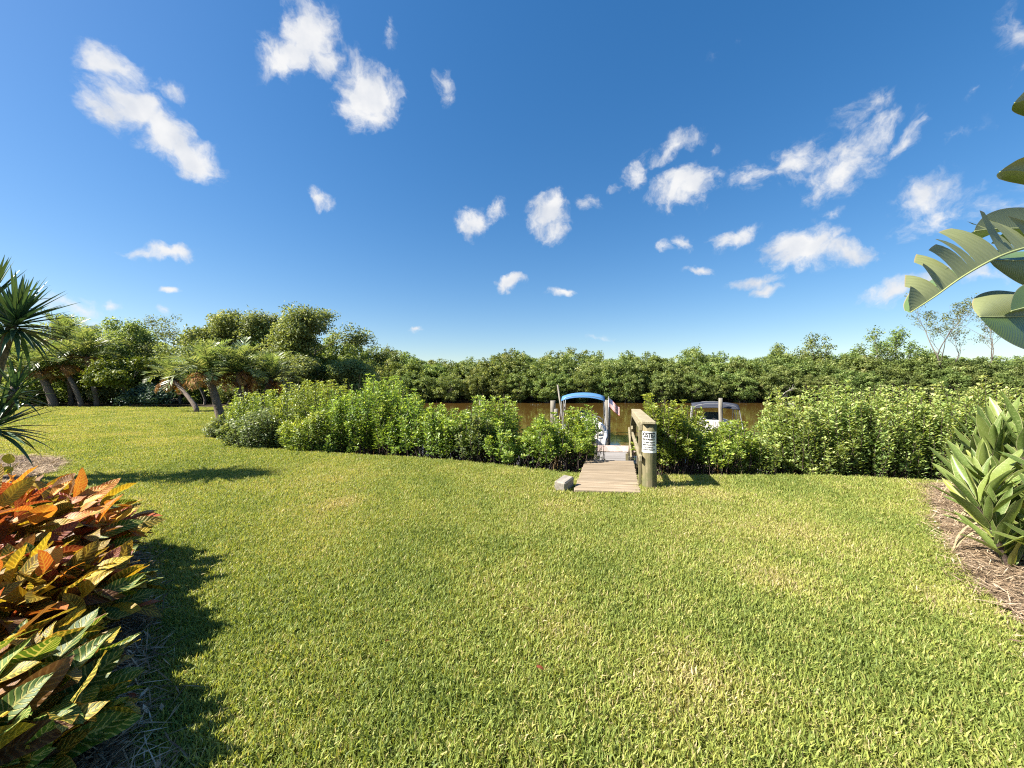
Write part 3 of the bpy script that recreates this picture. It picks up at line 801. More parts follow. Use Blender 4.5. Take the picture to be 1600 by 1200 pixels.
for row, (y0, zt, step, jit, lab, grp) in enumerate([(55.8, .62, 3.1, .7, FRONT, 'mangroves along the far water edge'), (58.6, .9, 3.2, .9, MID, 'canopy mangroves across the canal'), (61.8, 1.03, 3.2, .9, MID, 'canopy mangroves across the canal'), (66, 1.12, 4.2, 1.2, MID, 'canopy mangroves across the canal')]):
    x = -34.0 if row == 0 else -36
    while x < 98:
        taper = 1.0 + .05 * math.sin(x * .13) + .03 * math.sin(x * .4 + row)
        far_tree(x + r7.uniform(-.8, .8), y0 + r7.uniform(-jit, jit), -.75, zt * taper * r7.uniform(.93, 1.07), int(r7.integers(0, 6)), lab, grp)
        x += step * r7.uniform(.8, 1.2)
WOOD = 'olive green tree in the thick wood behind the palms at the lawn end'
for y0, s0, step in ((32.5, .62, 3.4), (38.5, .95, 4.0)):
    x = -62.0
    while x < -14.5 - (y0 - 30) * .25:
        far_tree(x + r7.uniform(-.6, .6), y0 + r7.uniform(-.9, .9), -.1, s0 * r7.uniform(.85, 1.15), int(r7.integers(0, 6)), WOOD, 'trees of the wood behind the palms')
        x += step * r7.uniform(.8, 1.2)

# ------------------------------------------------------------------ trees
def tree(name, px, d, top, wid_px, lab, mat, seed, per=16, lev=3, leaf=.17, base=0.0, clus=.55, bark='bark', group=None, spread=.75, up=.12, drop=1.0, cat='tree', lean=0.0, first=.34, kids=(2, 4), lw=.5, wob=.16, thick=1.0):
    r = np.random.default_rng(seed)
    x0 = (px - 800) / FPX * d; H = CAM_H + (HOR - top) / FPX * d - base
    segs = []; tips = []
    grow(r, (0, 0, -.1), nrm((lean, 0, 1)), H * first, .021 * H * thick, 0, lev, segs, tips, up, spread, kids, .68, wob)
    pts = np.array([p for p, _ in tips]); zmax = np.percentile(pts[:, 2], 99) + clus * .6
    half = wid_px / 2 / FPX * d
    ctr = pts[:, :2].mean(0); ex = np.percentile(np.abs(pts[:, :2] - ctr), 93) + clus * .6
    sx, sz = half / ex, H / zmax
    def fit(p): return np.array([p[0] * sx, p[1] * sx, p[2] * sz])
    segs = [(fit(a), fit(b), c_, e_) for a, b, c_, e_ in segs]
    pts = np.array([fit(p) for p in pts])
    if drop < 1: pts = pts[r.uniform(0, 1, len(pts)) < drop]
    V, ti = cluster_leaves(r, pts, per, clus, leaf, lw)
    ti = ti + np.repeat(r.normal(0, .1, len(pts)), per)
    t_ = thing(name, (x0, d, base), lab, cat, group)
    part('trunk', tubes_mesh('trunk', segs, M[bark], 5), t_)
    part('crown', leaf_mesh('crown', V, ti, mat), t_)
    return t_
WL = M['wood_leaf']
tree('broadleaf_tree', 497, 34, 481, 135, 'tall full-crowned grey green tree where the wood ends above the canal', WL, 31, per=24, lev=4, leaf=.22, clus=.75)
tree('broadleaf_tree', 372, 35, 485, 130, 'tall tree with a flat-topped crown behind the date palm clump', WL, 32, per=24, lev=4, leaf=.22, clus=.72)
tree('broadleaf_tree', 437, 37, 502, 100, 'tree with a lower crown in the gap between two tall trees', WL, 33, per=20, lev=4, leaf=.22, clus=.7)
tree('sparse_tree', 283, 33, 487, 110, 'sparse tree with thin grey branches showing through its crown', M['airy_leaf'], 34, per=6, lev=4, leaf=.17, clus=.5, bark='grey_bark')
tree('broadleaf_tree', 218, 34, 502, 110, 'loose-crowned dark tree in the wood beyond the lawn', WL, 35, per=20, lev=4, leaf=.22, clus=.7)
tree('broadleaf_tree', 158, 36, 503, 110, 'dark tree rising behind the leaning palm trunks', WL, 36, per=20, lev=4, leaf=.22, clus=.7)
tree('broadleaf_tree', 52, 36, 512, 140, 'dark tree behind the yucca rosettes', WL, 37, per=20, lev=4, leaf=.22, clus=.7)
tree('broadleaf_tree', -60, 34, 508, 150, 'dark tree past the yucca at the far end of the wood', WL, 38, per=20, lev=4, leaf=.22, clus=.7)
tree('broadleaf_tree', 320, 31, 528, 120, 'mid-height olive tree below the flat-topped tree', WL, 39, per=14, lev=4, leaf=.19, clus=.55)
tree('broadleaf_tree', 455, 30, 540, 120, 'bushy olive tree at the foot of the full-crowned tree', WL, 40, per=15, lev=4, leaf=.19, clus=.55, first=.22)
tree('broadleaf_tree', 545, 33, 552, 100, 'low tree filling the wood edge next to the canal', WL, 41, per=15, lev=4, leaf=.19, clus=.55, first=.2)
tree('lime_tree', 205, 29.5, 553, 95, 'light yellow green small tree at the lawn end', M['lime_leaf'], 42, per=13, lev=4, leaf=.19, clus=.5, first=.25)
tree('lime_tree', 118, 31.5, 535, 120, 'yellowish tree between the palms and the dark wood', M['lime_leaf'], 43, per=12, lev=4, leaf=.19, clus=.5, first=.25)
tree('blue_shrub', 218, 28.3, 588, 90, 'dark blue green bush at the shaded lawn end', M['blue_leaf'], 44, per=22, lev=3, leaf=.2, clus=.6, first=.16, up=.02, cat='shrub', spread=1.0)
tree('blue_shrub', 268, 28.6, 592, 80, 'dark bush with glinting leaves behind the single leaning palm', M['blue_leaf'], 45, per=22, lev=3, leaf=.18, clus=.6, first=.16, up=.02, cat='shrub', spread=1.0)
tree('undergrowth_bush', 150, 29, 596, 90, 'brownish undergrowth bush among the leaning palm trunks', M['airy_leaf'], 46, per=16, lev=3, leaf=.16, clus=.55, first=.16, up=.02, cat='shrub', spread=1.0)
tree('undergrowth_bush', 60, 30, 590, 100, 'undergrowth bush at the lawn end behind the yucca', M['lime_leaf'], 47, per=14, lev=3, leaf=.17, clus=.55, first=.16, up=.02, cat='shrub', spread=1.0)
tree('undergrowth_bush', 350, 27, 585, 110, 'dark undergrowth bush behind the date palm clump', WL, 48, per=18, lev=3, leaf=.16, clus=.55, first=.16, up=.02, cat='shrub', spread=1.0)
tree('undergrowth_bush', 470, 26, 588, 120, 'dark undergrowth bush standing behind the bright bank bushes', WL, 49, per=18, lev=3, leaf=.16, clus=.55, first=.16, up=.02, cat='shrub', spread=1.0, base=-.3)
tree('undergrowth_bush', 5, 29, 585, 110, 'olive undergrowth bush at the lawn end past the yucca', WL, 50, per=14, lev=3, leaf=.17, clus=.55, first=.16, up=.02, cat='shrub', spread=1.0)
# trees that stand out of the mangrove canopy
EM = M['far_leaf']
tree('emergent_tree', 585, 60, 534, 34, 'small round-topped tree poking out of the canopy beside the tall wood', EM, 51, per=12, lev=3, leaf=.34, clus=.8, base=-.7)
tree('emergent_tree', 622, 64, 538, 36, 'feathery treetop poking out of the far canopy next to the round-topped one', M['airy_leaf'], 52, per=8, lev=3, leaf=.34, clus=.7, base=-.7)
tree('emergent_tree', 1076, 68, 538, 30, 'lone little treetop above the level mangrove canopy', EM, 53, per=10, lev=3, leaf=.34, clus=.7, base=-.7)
tree('emergent_tree', 1272, 64, 517, 52, 'flat umbrella-shaped treetop above the mangrove canopy', EM, 54, per=10, lev=3, leaf=.34, clus=.8, base=-.7, up=.02, spread=1.0)
tree('emergent_tree', 1348, 63, 513, 62, 'wide treetop with gaps above the mangroves, next to the umbrella-shaped one', EM, 55, per=9, lev=3, leaf=.34, clus=.8, base=-.7, up=.02, spread=1.0)
tree('emergent_tree', 1392, 62, 508, 44, 'pointed dark treetop beside the thin bare-branched tree', EM, 56, per=12, lev=3, leaf=.34, clus=.8, base=-.7)
tree('emergent_tree', 1215, 66, 533, 34, 'low rounded treetop beside the umbrella-shaped treetop', EM, 57, per=12, lev=3, leaf=.34, clus=.7, base=-.7)
tree('thin_tree', 1478, 58, 448, 96, 'tall thin tree with bare grey branches and wispy leaves above the mangroves', M['airy_leaf'], 58, per=6, lev=4, leaf=.26, clus=.5, base=-.7, bark='bark', wob=.07, thick=.55, spread=.5, up=.2, drop=.8, first=.4, kids=(2, 3))
tree('thin_tree', 1528, 60, 462, 66, 'thin leaning tree with wispy leaves, behind the torn paddle leaf', M['airy_leaf'], 60, per=5, lev=4, leaf=.26, clus=.5, base=-.7, bark='bark', wob=.07, thick=.55, spread=.55, up=.1, drop=.7, lean=.3, kids=(2, 3))
# bleached dead branch at the far waterline
segs = []; tips = []
rr_ = np.random.default_rng(91)
grow(rr_, (0, 0, 0), nrm((.5, -.2, .7)), 1.7, .06, 0, 2, segs, tips, up=-.02, spread=.8, kids=(2, 3))
o = part('dead_branch', tubes_mesh('dead_branch', segs, M['dead_wood'], 5), None, at(1214, 624, 54.0))
tag(o, 'bleached forked dead branch at the far waterline', 'branch')

# ------------------------------------------------------------------ date palms
def frond_mesh(name, L, mat, seed, arch=1.0, leafl=.34, n=19, dead=False):
    r = np.random.default_rng(seed)
    u = np.linspace(0, 1, 9)
    ang = .2 + arch * 1.5 * u ** 1.5                            # turns from up-and-out to drooping
    st = L / 8
    pts = [np.zeros(3)]
    for i in range(8):
        a = np.pi / 2 - ang[i]
        pts.append(pts[-1] + st * np.array([np.cos(a), 0, np.sin(a)]))
    pts = np.array(pts)
    segs = [(pts[i], pts[i + 1], .014 * (1 - i / 9), .014 * (1 - (i + 1) / 9)) for i in range(8)]
    P = []; D = []; N = []; LL = []
    for s in (-1, 1):
        uu = np.linspace(.12, 1, n) + r.normal(0, .008, n); uu = np.clip(uu, .1, 1)
        f_ = uu * 8; i0 = np.minimum(f_.astype(int), 7)
        p = pts[i0] + (pts[i0 + 1] - pts[i0]) * (f_ - i0)[:, None]; ax = nrm(pts[i0 + 1] - pts[i0])
        side = np.tile([0, s, 0.], (n, 1)); upv = np.cross(ax, [0, 1, 0]); upv = np.where(upv[:, 2:] < 0, -upv, upv)
        D.append(nrm(side * .8 + ax * .7 + upv * r.uniform(-.5 if dead else .0, .45, n)[:, None] + np.array([0, 0, -.35 if dead else -.1])))
        P.append(p); N.append(upv + r.normal(0, .2, (n, 3))); LL.append(leafl * np.sin(np.clip(uu, .12, .97) * np.pi) ** .5 * r.uniform(.85, 1.1, n))
    P = np.concatenate(P); D = np.concatenate(D); N = np.concatenate(N); LL = np.concatenate(LL)
    V = leaf_arrays(P, D, N, LL, .036, .1)
    me1 = leaf_mesh(name, V, r.normal(.5, .2, len(P)), mat)
    tm = tubes_mesh('rachis', segs, mat, 4)
    # one mesh: leaflets and rib together
    bm = bmesh.new(); bm.from_mesh(me1); bm.from_mesh(tm)
    me = bpy.data.meshes.new(name); bm.to_mesh(me); bm.free(); me.materials.append(mat)
    return me
FR = [frond_mesh('frond', 1.0, M['frond'], 800 + i, (.75, 1.0, 1.25, .5)[i]) for i in range(4)]
DF = [frond_mesh('dead_frond', 1.0, M['dead_frond'], 820 + i, 1.35, .3, 22, True) for i in range(2)]
def palm(base, crown, L, lab, seed, nf=30, nd=8, rad=.1, group='date palms'):
    r = np.random.default_rng(seed)
    b = Vector(base); c = Vector(crown) - b
    t_ = thing('date_palm', b, lab, 'palm', group)
    m = MB(); n = 14; pts = []; rd = []
    for i in range(n + 1):
        u = i / n
        p = Vector((c.x * (u ** 1.3), c.y * (u ** 1.3), c.z * u)); pts.append(p); rd.append(rad * (1.15 - .3 * u) * (1 + .1 * (i % 2)))
    pts[0].z -= .15
    m.tube(pts, rd, 9); m.obj('trunk', M['palm_bark'], t_, True)
    m = MB()
    for i in range(26):                                           # fibrous boots under the crown
        a = r.uniform(0, 6.28); z = r.uniform(-.55, .05)
        q = c + Vector((math.cos(a) * rad * .8, math.sin(a) * rad * .8, z)); e = q + Vector((math.cos(a) * .16, math.sin(a) * .16, r.uniform(.06, .2)))
        m.bar(q, e, .05, .02, 0)
    m.obj('leaf_bases', M['palm_fibre'], t_)
    for i in range(nf):
        a = i * 2.399 + r.normal(0, .15); u = i / nf
        k = 3 if u < .22 else 0 if u < .5 else 1 if u < .78 else 2
        pitch = -.3 + u * 1.35 + r.normal(0, .14)
        s = L * r.uniform(.85, 1.1) * (.8 if u < .2 else 1)
        Mx = Matrix.Translation(c) @ Matrix.Rotation(a, 4, 'Z') @ Matrix.Rotation(pitch, 4, 'Y') @ Matrix.Scale(s, 4)
        part('frond', FR[k], t_, None, Mx)
    for i in range(nd):
        a = i * 2.399 * 1.7 + r.normal(0, .3)
        Mx = Matrix.Translation(c + Vector((0, 0, -.12))) @ Matrix.Rotation(a, 4, 'Z') @ Matrix.Rotation(1.15 + r.normal(0, .2), 4, 'Y') @ Matrix.Scale(L * r.uniform(.5, .72), 4)
        part('dead_frond', DF[i % 2], t_, None, Mx)
    return t_
def pp(px, py, d): return at(px, py, d)
palm(pp(348, 672, 14.2), pp(325, 583, 14.4), 1.45, 'date palm with a thick curved trunk and orange dead fronds by the lawn', 901, rad=.13, nd=12)
palm(pp(372, 668, 14.8), pp(373, 580, 14.8), 1.4, 'straight date palm with reddish fibre under its crown', 902, rad=.1, nd=10)
palm(pp(379, 660, 15.4), pp(386, 592, 15.6), 1.2, 'slim date palm close behind the straight one', 903, rad=.08, nd=8)
palm(pp(405, 650, 16), pp(424, 590, 16), 1.35, 'date palm leaning towards the canal above the bright bushes', 904, rad=.1, nd=6)
palm(pp(308, 640, 21), pp(270, 592, 22), 1.55, 'date palm leaning far out over the lawn with orange dead fronds', 905, rad=.1, nd=12)
palm(pp(85, 634, 28), pp(62, 580, 28.5), 2.4, 'leaning palm with a pale thick trunk at the lawn end', 906, rad=.22, nf=26)
palm(pp(128, 634, 28), pp(98, 570, 28.5), 2.4, 'leaning palm with a thin brown trunk beside the pale-trunked palm', 907, rad=.14, nf=26, nd=10)
palm(pp(152, 632, 28.5), pp(135, 556, 29), 2.6, 'tall leaning palm in the dark part of the wood', 908, rad=.14, nf=26)
palm(pp(112, 634, 31), pp(100, 528, 31.5), 2.6, 'tallest palm, its crown standing against the sky', 909, rad=.14, nf=26)
palm(pp(20, 634, 29), pp(22, 570, 29), 2.4, 'palm behind the yucca rosettes', 910, rad=.15, nf=24)
#PART3
# ------------------------------------------------------------------ shaped leaves close to the camera
def blade_mesh(name, L, W, mat, prof, nx=4, ny=8, curl=.0, droop=.3, fold=.2, wave=.0, seed=0, twist=0.0):
    """leaf along +Y, face towards +Z; prof(v) gives the half width"""
    r = random.Random(seed); V = []; UV = []; F = []
    ph = r.uniform(0, 6)
    for j in range(ny + 1):
        v = j / ny; w = prof(v) * W / 2
        y = L * (v - .12 * droop * v * v); z = -L * droop * v * v * .6 + L * .05 * v
        for i in range(nx + 1):
            u = i / nx * 2 - 1
            x = u * w; zz = z + fold * abs(u) * w + wave * W * math.sin(v * 13 + ph + (2 if u > 0 else 0)) * abs(u) ** 1.5
            a = twist * v
            V.append((x * math.cos(a) - (zz - z) * math.sin(a), y, z + x * math.sin(a) + (zz - z) * math.cos(a))); UV.append(((u + 1) / 2, v))
    for j in range(ny):
        for i in range(nx):
            a = j * (nx + 1) + i
            F.append((a, a + 1, a + nx + 2, a + nx + 1))
    return mesh_np(name, V, F, mat, smooth=True, uv=UV)
def frame(p, d, n):
    y = Vector(d).normalized(); z = Vector(n); z = (z - y * z.dot(y)).normalized(); x = y.cross(z)
    m = Matrix((x, y, z)).transposed().to_4x4(); m.translation = p
    return m

def croton_mat(name, base_a, base_b, vein, edge=None, amount=.75, vw=.16):
    t = NT(name); uv = t.n('ShaderNodeUVMap', uv_map='UVMap'); oi = t.n('ShaderNodeObjectInfo')
    sp = t.n('ShaderNodeSeparateXYZ', {0: uv.outputs[0]})
    u = t.math('ABSOLUTE', t.math('MULTIPLY_ADD', sp.outputs[0], 2.0, -1.0)); v = sp.outputs[1]
    cv = t.n('ShaderNodeCombineXYZ', {0: sp.outputs[0], 1: v, 2: t.math('MULTIPLY', oi.outputs['Random'], 30)})
    wob = t.noise(5, 3, cv.outputs[0])
    # side veins sweep forward from the midrib
    ph = t.math('MULTIPLY', t.math('ADD', t.math('SUBTRACT', v, t.math('MULTIPLY', u, .16)), t.math('MULTIPLY', wob.outputs['Fac'], .08)), 11.0)
    fr = t.math('ABSOLUTE', t.math('SUBTRACT', t.math('FRACT', ph), .5))
    width = t.math('MULTIPLY_ADD', wob.outputs['Fac'], .16, vw - .08)
    side = t.n('ShaderNodeMapRange', {'Value': fr, 'From Min': t.math('MULTIPLY', width, 1.5), 'From Max': t.math('MULTIPLY', width, .6)}).outputs[0]
    mid = t.n('ShaderNodeMapRange', {'Value': u, 'From Min': .11, 'From Max': .05}).outputs[0]
    veins = t.math('MULTIPLY', t.math('MAXIMUM', side, mid), amount, clamp=True)
    blot = t.noise(3.2, 3, cv.outputs[0])
    bf = t.n('ShaderNodeMapRange', {'Value': t.math('ADD', blot.outputs['Fac'], t.math('MULTIPLY', t.math('SUBTRACT', oi.outputs['Random'], .5), .35)), 'From Min': .36, 'From Max': .64}).outputs[0]
    col = t.mix(bf, base_a, base_b)
    col = t.mix(veins, col, vein)
    if edge: col = t.mix(t.n('ShaderNodeMapRange', {'Value': u, 'From Min': .86, 'From Max': .97}).outputs[0], col, edge)
    h = t.n('ShaderNodeHueSaturation', {'Color': col, 'Value': t.math('MULTIPLY_ADD', oi.outputs['Random'], .4, .8)})
    bp = t.n('ShaderNodeBump', {'Height': side, 'Strength': .5, 'Distance': .006}); bp.invert = True
    return t.leafy(h.outputs[0], .32, .5, .25, (1.2, 1.05, .6), bp.outputs[0])
CM = {
 'orange': croton_mat('croton_orange', (.42, .10, .025), (.52, .22, .03), (.6, .36, .06), None, .6),
 'red': croton_mat('croton_red', (.19, .03, .018), (.33, .075, .025), (.48, .2, .07), None, .6),
 'yellow': croton_mat('croton_yellow', (.42, .26, .02), (.24, .2, .02), (.62, .46, .05), None, .7),
 'olive': croton_mat('croton_olive', (.16, .1, .016), (.105, .12, .016), (.5, .36, .06), (.36, .2, .035), .85),
 'green': croton_mat('croton_green', (.045, .105, .014), (.075, .14, .016), (.45, .42, .12), None, .8, .12),
 'bronze': croton_mat('croton_bronze', (.11, .045, .018), (.16, .075, .02), (.3, .17, .06), None, .5),
}
oval = lambda v: max(.03, math.sin(math.pi * min(1, (v * .96 + .03)) ** .82) ** .72) * (1 if v < .9 else (1 - v) / .1 * .75 + .12)
CL = {k: [blade_mesh('croton_leaf', 1.0, .42, m, oval, 4, 7, 0, dr, fo, .05, i, tw) for i, (dr, fo, tw) in enumerate([(.15, .25, 0.), (.45, .3, .3), (.75, .15, -.3), (.3, .5, .15)])] for k, m in CM.items()}
def croton(loc, rad, n, label, seed, palette, stuffn=0, group='crotons in the mulch bed'):
    r = random.Random(seed)
    t_ = thing('croton_shrub', loc, label, 'shrub', group)
    m = MB()
    placed = []
    ga = math.pi * (3 - math.sqrt(5))
    for i in range(n):
        # golden-angle shell of leaf rosettes, denser on the outside
        q = (i + .5) / n; cz = 1 - 1.18 * q; a = i * ga + r.uniform(-.25, .25)
        rr = math.sqrt(max(0, 1 - cz * cz)); k = r.choice([1.0, 1.0, .93, .84, .7])
        o_ = Vector((rr * math.cos(a), rr * math.sin(a), cz))
        p = Vector((o_.x * rad[0] * k, o_.y * rad[1] * k, rad[2] * (.42 + .58 * o_.z) * k + .06))
        tg = Vector((-o_.y, o_.x, 0)).normalized() * r.gauss(0, .55)
        d = Vector((o_.x * .75, o_.y * .75, .35 + .45 * max(o_.z, 0) - .35 * max(-o_.z, 0) + r.gauss(0, .25))) + tg
        nn = Vector((o_.x * .7, o_.y * .7, 1.1)) + Vector((-.15, -.1, 0)) + Vector((r.gauss(0, .35), r.gauss(0, .35), r.gauss(0, .2)))
        L = r.uniform(.19, .3) * (1.02 - .15 * max(cz, 0))
        kind = palette(p.z / rad[2], o_, r)
        Mx = frame(p - d.normalized() * .08, d, nn) @ Matrix.Diagonal((L * r.uniform(.85, 1.15), L, L, 1))
        part('leaf', r.choice(CL[kind]), t_, None, Mx)
        if i % 14 == 0:
            b0 = Vector((o_.x * rad[0] * .15, o_.y * rad[1] * .15, -.05)); mid = Vector((p.x * .6, p.y * .6, p.z * .5))
            m.tube([b0, mid, p - d.normalized() * .06], [.011, .008, .004], 5, False)
    m.obj('stem', M['dark_stem'], t_, True)
    # the leaves deep inside, past what can be told apart, as one mass
    Vs, Fs, Us, Ix = [], [], [], []; order = list(CL)
    for i in range(int(n * 2.2)):
        a = r.uniform(0, 6.283); k = r.uniform(.5, .95); cz = r.uniform(-.4, .95); rr = math.sqrt(1 - cz * cz)
        o_ = Vector((rr * math.cos(a), rr * math.sin(a), cz)); p = Vector((o_.x * rad[0] * k, o_.y * rad[1] * k, rad[2] * (.42 + .58 * cz) * k + .05))
        d = Vector((o_.x, o_.y, .5)) + Vector((r.gauss(0, .5), r.gauss(0, .5), r.gauss(0, .3))); kind = palette(p.z / rad[2], o_, r)
        me = r.choice(CL[kind]); L = r.uniform(.18, .27)
        Mx = frame(p, d, Vector((o_.x * .5, o_.y * .5, 1)) + Vector((r.gauss(0, .4), r.gauss(0, .4), 0))) @ Matrix.Scale(L, 4)
        co = np.empty(len(me.vertices) * 3, np.float32); me.vertices.foreach_get('co', co); A = np.array(Mx)
        co = co.reshape(-1, 3) @ A[:3, :3].T + A[:3, 3]
        Fs.append(LEAF_F + sum(map(len, Vs))); Vs.append(co); Us.append(LEAF_UV); Ix += [order.index(kind)] * len(LEAF_F)
    tag(part('inner_leaves', mesh_np('inner_leaves', np.concatenate(Vs), np.concatenate(Fs), [CM[k] for k in order], smooth=True, uv=np.concatenate(Us), midx=Ix), t_), kind='stuff')
    return t_
LEAF_F = np.array([(j * 5 + i, j * 5 + i + 1, j * 5 + i + 6, j * 5 + i + 5) for j in range(7) for i in range(4)])
LEAF_UV = np.array([(i / 4, j / 7) for j in range(8) for i in range(5)])
def pal_top(h, o, r):
    x = h + r.gauss(0, .17)
    if x > .72: return r.choices(['orange', 'red', 'yellow', 'olive', 'bronze'], [7, 3, 3, 1, 1])[0]
    if x > .45: return r.choices(['orange', 'red', 'yellow', 'olive', 'green', 'bronze'], [2, 3, 3, 4, 1, 2])[0]
    return r.choices(['olive', 'green', 'bronze', 'red'], [3, 4, 3, 2])[0]
def pal_mid(h, o, r):
    x = h + r.gauss(0, .17)
    if x > .7: return r.choices(['orange', 'red', 'yellow', 'olive', 'bronze'], [2, 2, 4, 5, 1])[0]
    return r.choices(['olive', 'green', 'bronze', 'red', 'yellow'], [5, 4, 2, 1, 1])[0]
def pal_low(h, o, r):
    x = h + r.gauss(0, .15)
    if x > .85: return r.choices(['yellow', 'olive', 'bronze', 'green'], [2, 4, 1, 4])[0]
    if x > .55: return r.choices(['olive', 'green', 'bronze', 'yellow'], [3, 4, 1, 1])[0]
    return r.choices(['green', 'olive', 'bronze'], [6, 3, 1])[0]
croton((-4.05, 2.82, 0), (1.0, .85, .77), 300, 'croton shrub topped with orange, red and yellow leaves', 21, pal_top)
croton((-2.9, 2.1, 0), (.6, .6, .5), 240, 'lower croton shrub of olive, yellow and bronze leaves beside the orange-topped one', 25, pal_mid)
croton((-2.22, 1.42, 0), (.52, .48, .44), 200, 'croton shrub of mostly green yellow-veined leaves at the tip of the bed', 22, pal_low)
croton((-5.0, 2.3, 0), (.75, .7, .74), 110, 'croton shrub of orange leaves at the back of the bed', 23, pal_top)


# fallen leaves on the lawn and on the mulch
for i, (px, py, kind, lab) in enumerate([(213, 1098, 'red', 'red fallen croton leaf on the pale mulch'), (609, 1004, 'bronze', 'small brown fallen leaf on the open lawn'), (838, 1045, 'red', 'small reddish fallen leaf lying in the grass'), (205, 970, 'olive', 'olive fallen leaf at the edge of the croton bed')]):
    d = (CAM_H - .05) * FPX / (py - HOR); x = (px - 800) / FPX * d
    Mx = frame(Vector((x, d, h1(x, d) + (.075 if i else .085))), (random.uniform(-1, 1), random.uniform(-.4, .4), .1), (0, -.2, 1)) @ Matrix.Diagonal((.045, .045, .045, 1))
    tag(part('fallen_leaf', CL[kind][i % 4], None, None, Mx), lab, 'leaf')

# ------------------------------------------------------------------ strap-leaved plants on the right
t = NT('strap_leaf'); uv = t.n('ShaderNodeUVMap', uv_map='UVMap'); oi = t.n('ShaderNodeObjectInfo')
mp = t.n('ShaderNodeMapping', {'Vector': uv.outputs[0], 'Scale': (7, 26, 1)})
cmb = t.n('ShaderNodeVectorMath', {0: mp.outputs[0], 1: oi.outputs['Location']}, operation='ADD')
fl = t.noise(1.5, 4, cmb.outputs[0], .7)
base = t.ramp(oi.outputs['Random'], [(0, (.08, .13, .03)), (.5, (.135, .195, .045)), (.9, (.2, .25, .06)), (1, (.34, .35, .07))])
col = t.mix(t.n('ShaderNodeMapRange', {'Value': fl.outputs['Fac'], 'From Min': .52, 'From Max': .72}).outputs[0], base, (.3, .35, .14))
sp = t.n('ShaderNodeSeparateXYZ', {0: uv.outputs[0]}); ue = t.math('ABSOLUTE', t.math('MULTIPLY_ADD', sp.outputs[0], 2., -1.))
col = t.mix(t.n('ShaderNodeMapRange', {'Value': ue, 'From Min': .9, 'From Max': .97}).outputs[0], col, (.4, .4, .2))
M['strap'] = t.leafy(col, .28, .4, .45)
t = NT('dry_leaf'); uv = t.n('ShaderNodeUVMap', uv_map='UVMap')
nn_ = t.noise(6, 4, uv.outputs[0]); M['dry'] = t.leafy(t.ramp(nn_.outputs['Fac'], [(.3, (.2, .15, .08)), (.7, (.45, .38, .24))]), .2, .8, .2)
t = NT('yellow_leaf'); uv = t.n('ShaderNodeUVMap', uv_map='UVMap')
nn_ = t.noise(5, 4, uv.outputs[0]); M['yel'] = t.leafy(t.ramp(nn_.outputs['Fac'], [(.3, (.4, .36, .03)), (.7, (.55, .45, .05))]), .3, .5, .3)
lance = lambda v: max(.04, (math.sin(math.pi * (v * .9 + .07) ** .9)) ** .8) if v < .985 else .03
STRAP = [blade_mesh('strap_leaf', 1.0, .175, M['strap'], lance, 4, 9, 0, dr, fo, .05, i, tw) for i, (dr, fo, tw) in enumerate([(.03, .35, .3), (.14, .4, -.3), (.3, .5, .2), (.0, .3, -.5), (.22, .55, .6)])]
DRY = [blade_mesh('dry_leaf', 1.0, .09, M['dry'], lance, 4, 8, 0, 1.0, .6, .1, 9, .6)]
YEL = blade_mesh('yellow_leaf', 1.0, .15, M['yel'], lance, 4, 8, 0, .2, .4, .05, 9, .3)
def strap_plant(loc, n, hmax, label, seed, leanx=-.25):
    r = random.Random(seed)
    t_ = thing('strap_leaf_plant', loc, label, 'plant', 'strap-leaved plants in the mulch bed')
    m = MB(); ns = 6; stems = []
    for k in range(ns):
        a = k * 6.283 / ns + r.uniform(-.4, .4); q = r.uniform(.05, .3)
        b0 = Vector((math.cos(a) * q, math.sin(a) * q, -.05)); top = b0 * 2.0 + Vector((leanx * .3, 0, hmax * r.uniform(.3, .62)))
        m.tube([b0, (b0 + top) / 2 + Vector((0, 0, .05)), top], [.022, .02, .016], 6, False); stems.append((b0, top))
    m.obj('stem', M['dark_stem'], t_, True)
    for i in range(n):
        b0, top = stems[i % ns]; u = r.uniform(0, 1) ** .95
        p = b0.lerp(top, u); a = i * 2.399 + r.uniform(-.3, .3)
        tilt = r.uniform(.15, .9) * (1.4 - .75 * u)
        d = Vector((math.cos(a) * math.sin(tilt) + leanx * .5, math.sin(a) * math.sin(tilt), math.cos(tilt)))
        L = r.uniform(.36, .62)
        nn = Vector((-math.cos(a), -math.sin(a), .5)) + Vector((r.gauss(0, .4), r.gauss(0, .4), 0))
        part('leaf', STRAP[r.randrange(5)], t_, None, frame(p, d, nn) @ Matrix.Diagonal((L * r.uniform(.85, 1.15), L, L, 1)))
    for i in range(5):
        a = r.uniform(2.2, 4.8); p = Vector((math.cos(a) * .3, math.sin(a) * .3, r.uniform(.18, .36)))
        part('dry_leaf', DRY[0], t_, None, frame(p, (math.cos(a) * .6, math.sin(a) * .6, -.3), (math.cos(a), math.sin(a), .8)) @ Matrix.Scale(r.uniform(.28, .45), 4))
    return t_
strap_plant((4.52, 3.3, .03), 150, 1.25, 'flecked strap-leaved plant leaning out over the pine straw, dry leaves at its foot', 41)
sp_ = strap_plant((5.25, 3.9, .03), 160, 2.15, 'taller flecked strap-leaved plant behind the leaning one', 42)
strap_plant((6.15, 4.8, .03), 120, 1.6, 'flecked strap-leaved plant at the tip of the mulch bed by the olive bushes', 43)
strap_plant((5.1, 3.15, .03), 90, 2.0, 'tall strap-leaved plant under the paddle leaves', 44, -.05)
for p_, d_ in (((-.25, -.75, .62), (-1, -.1, .04)), ((-.1, -.62, .5), (-.9, -.3, .3))):
    part('yellow_leaf', YEL, sp_, None, frame(Vector(p_) + Vector((.5, 0, 0)), d_, (0, -.6, 1)) @ Matrix.Scale(.55, 4))

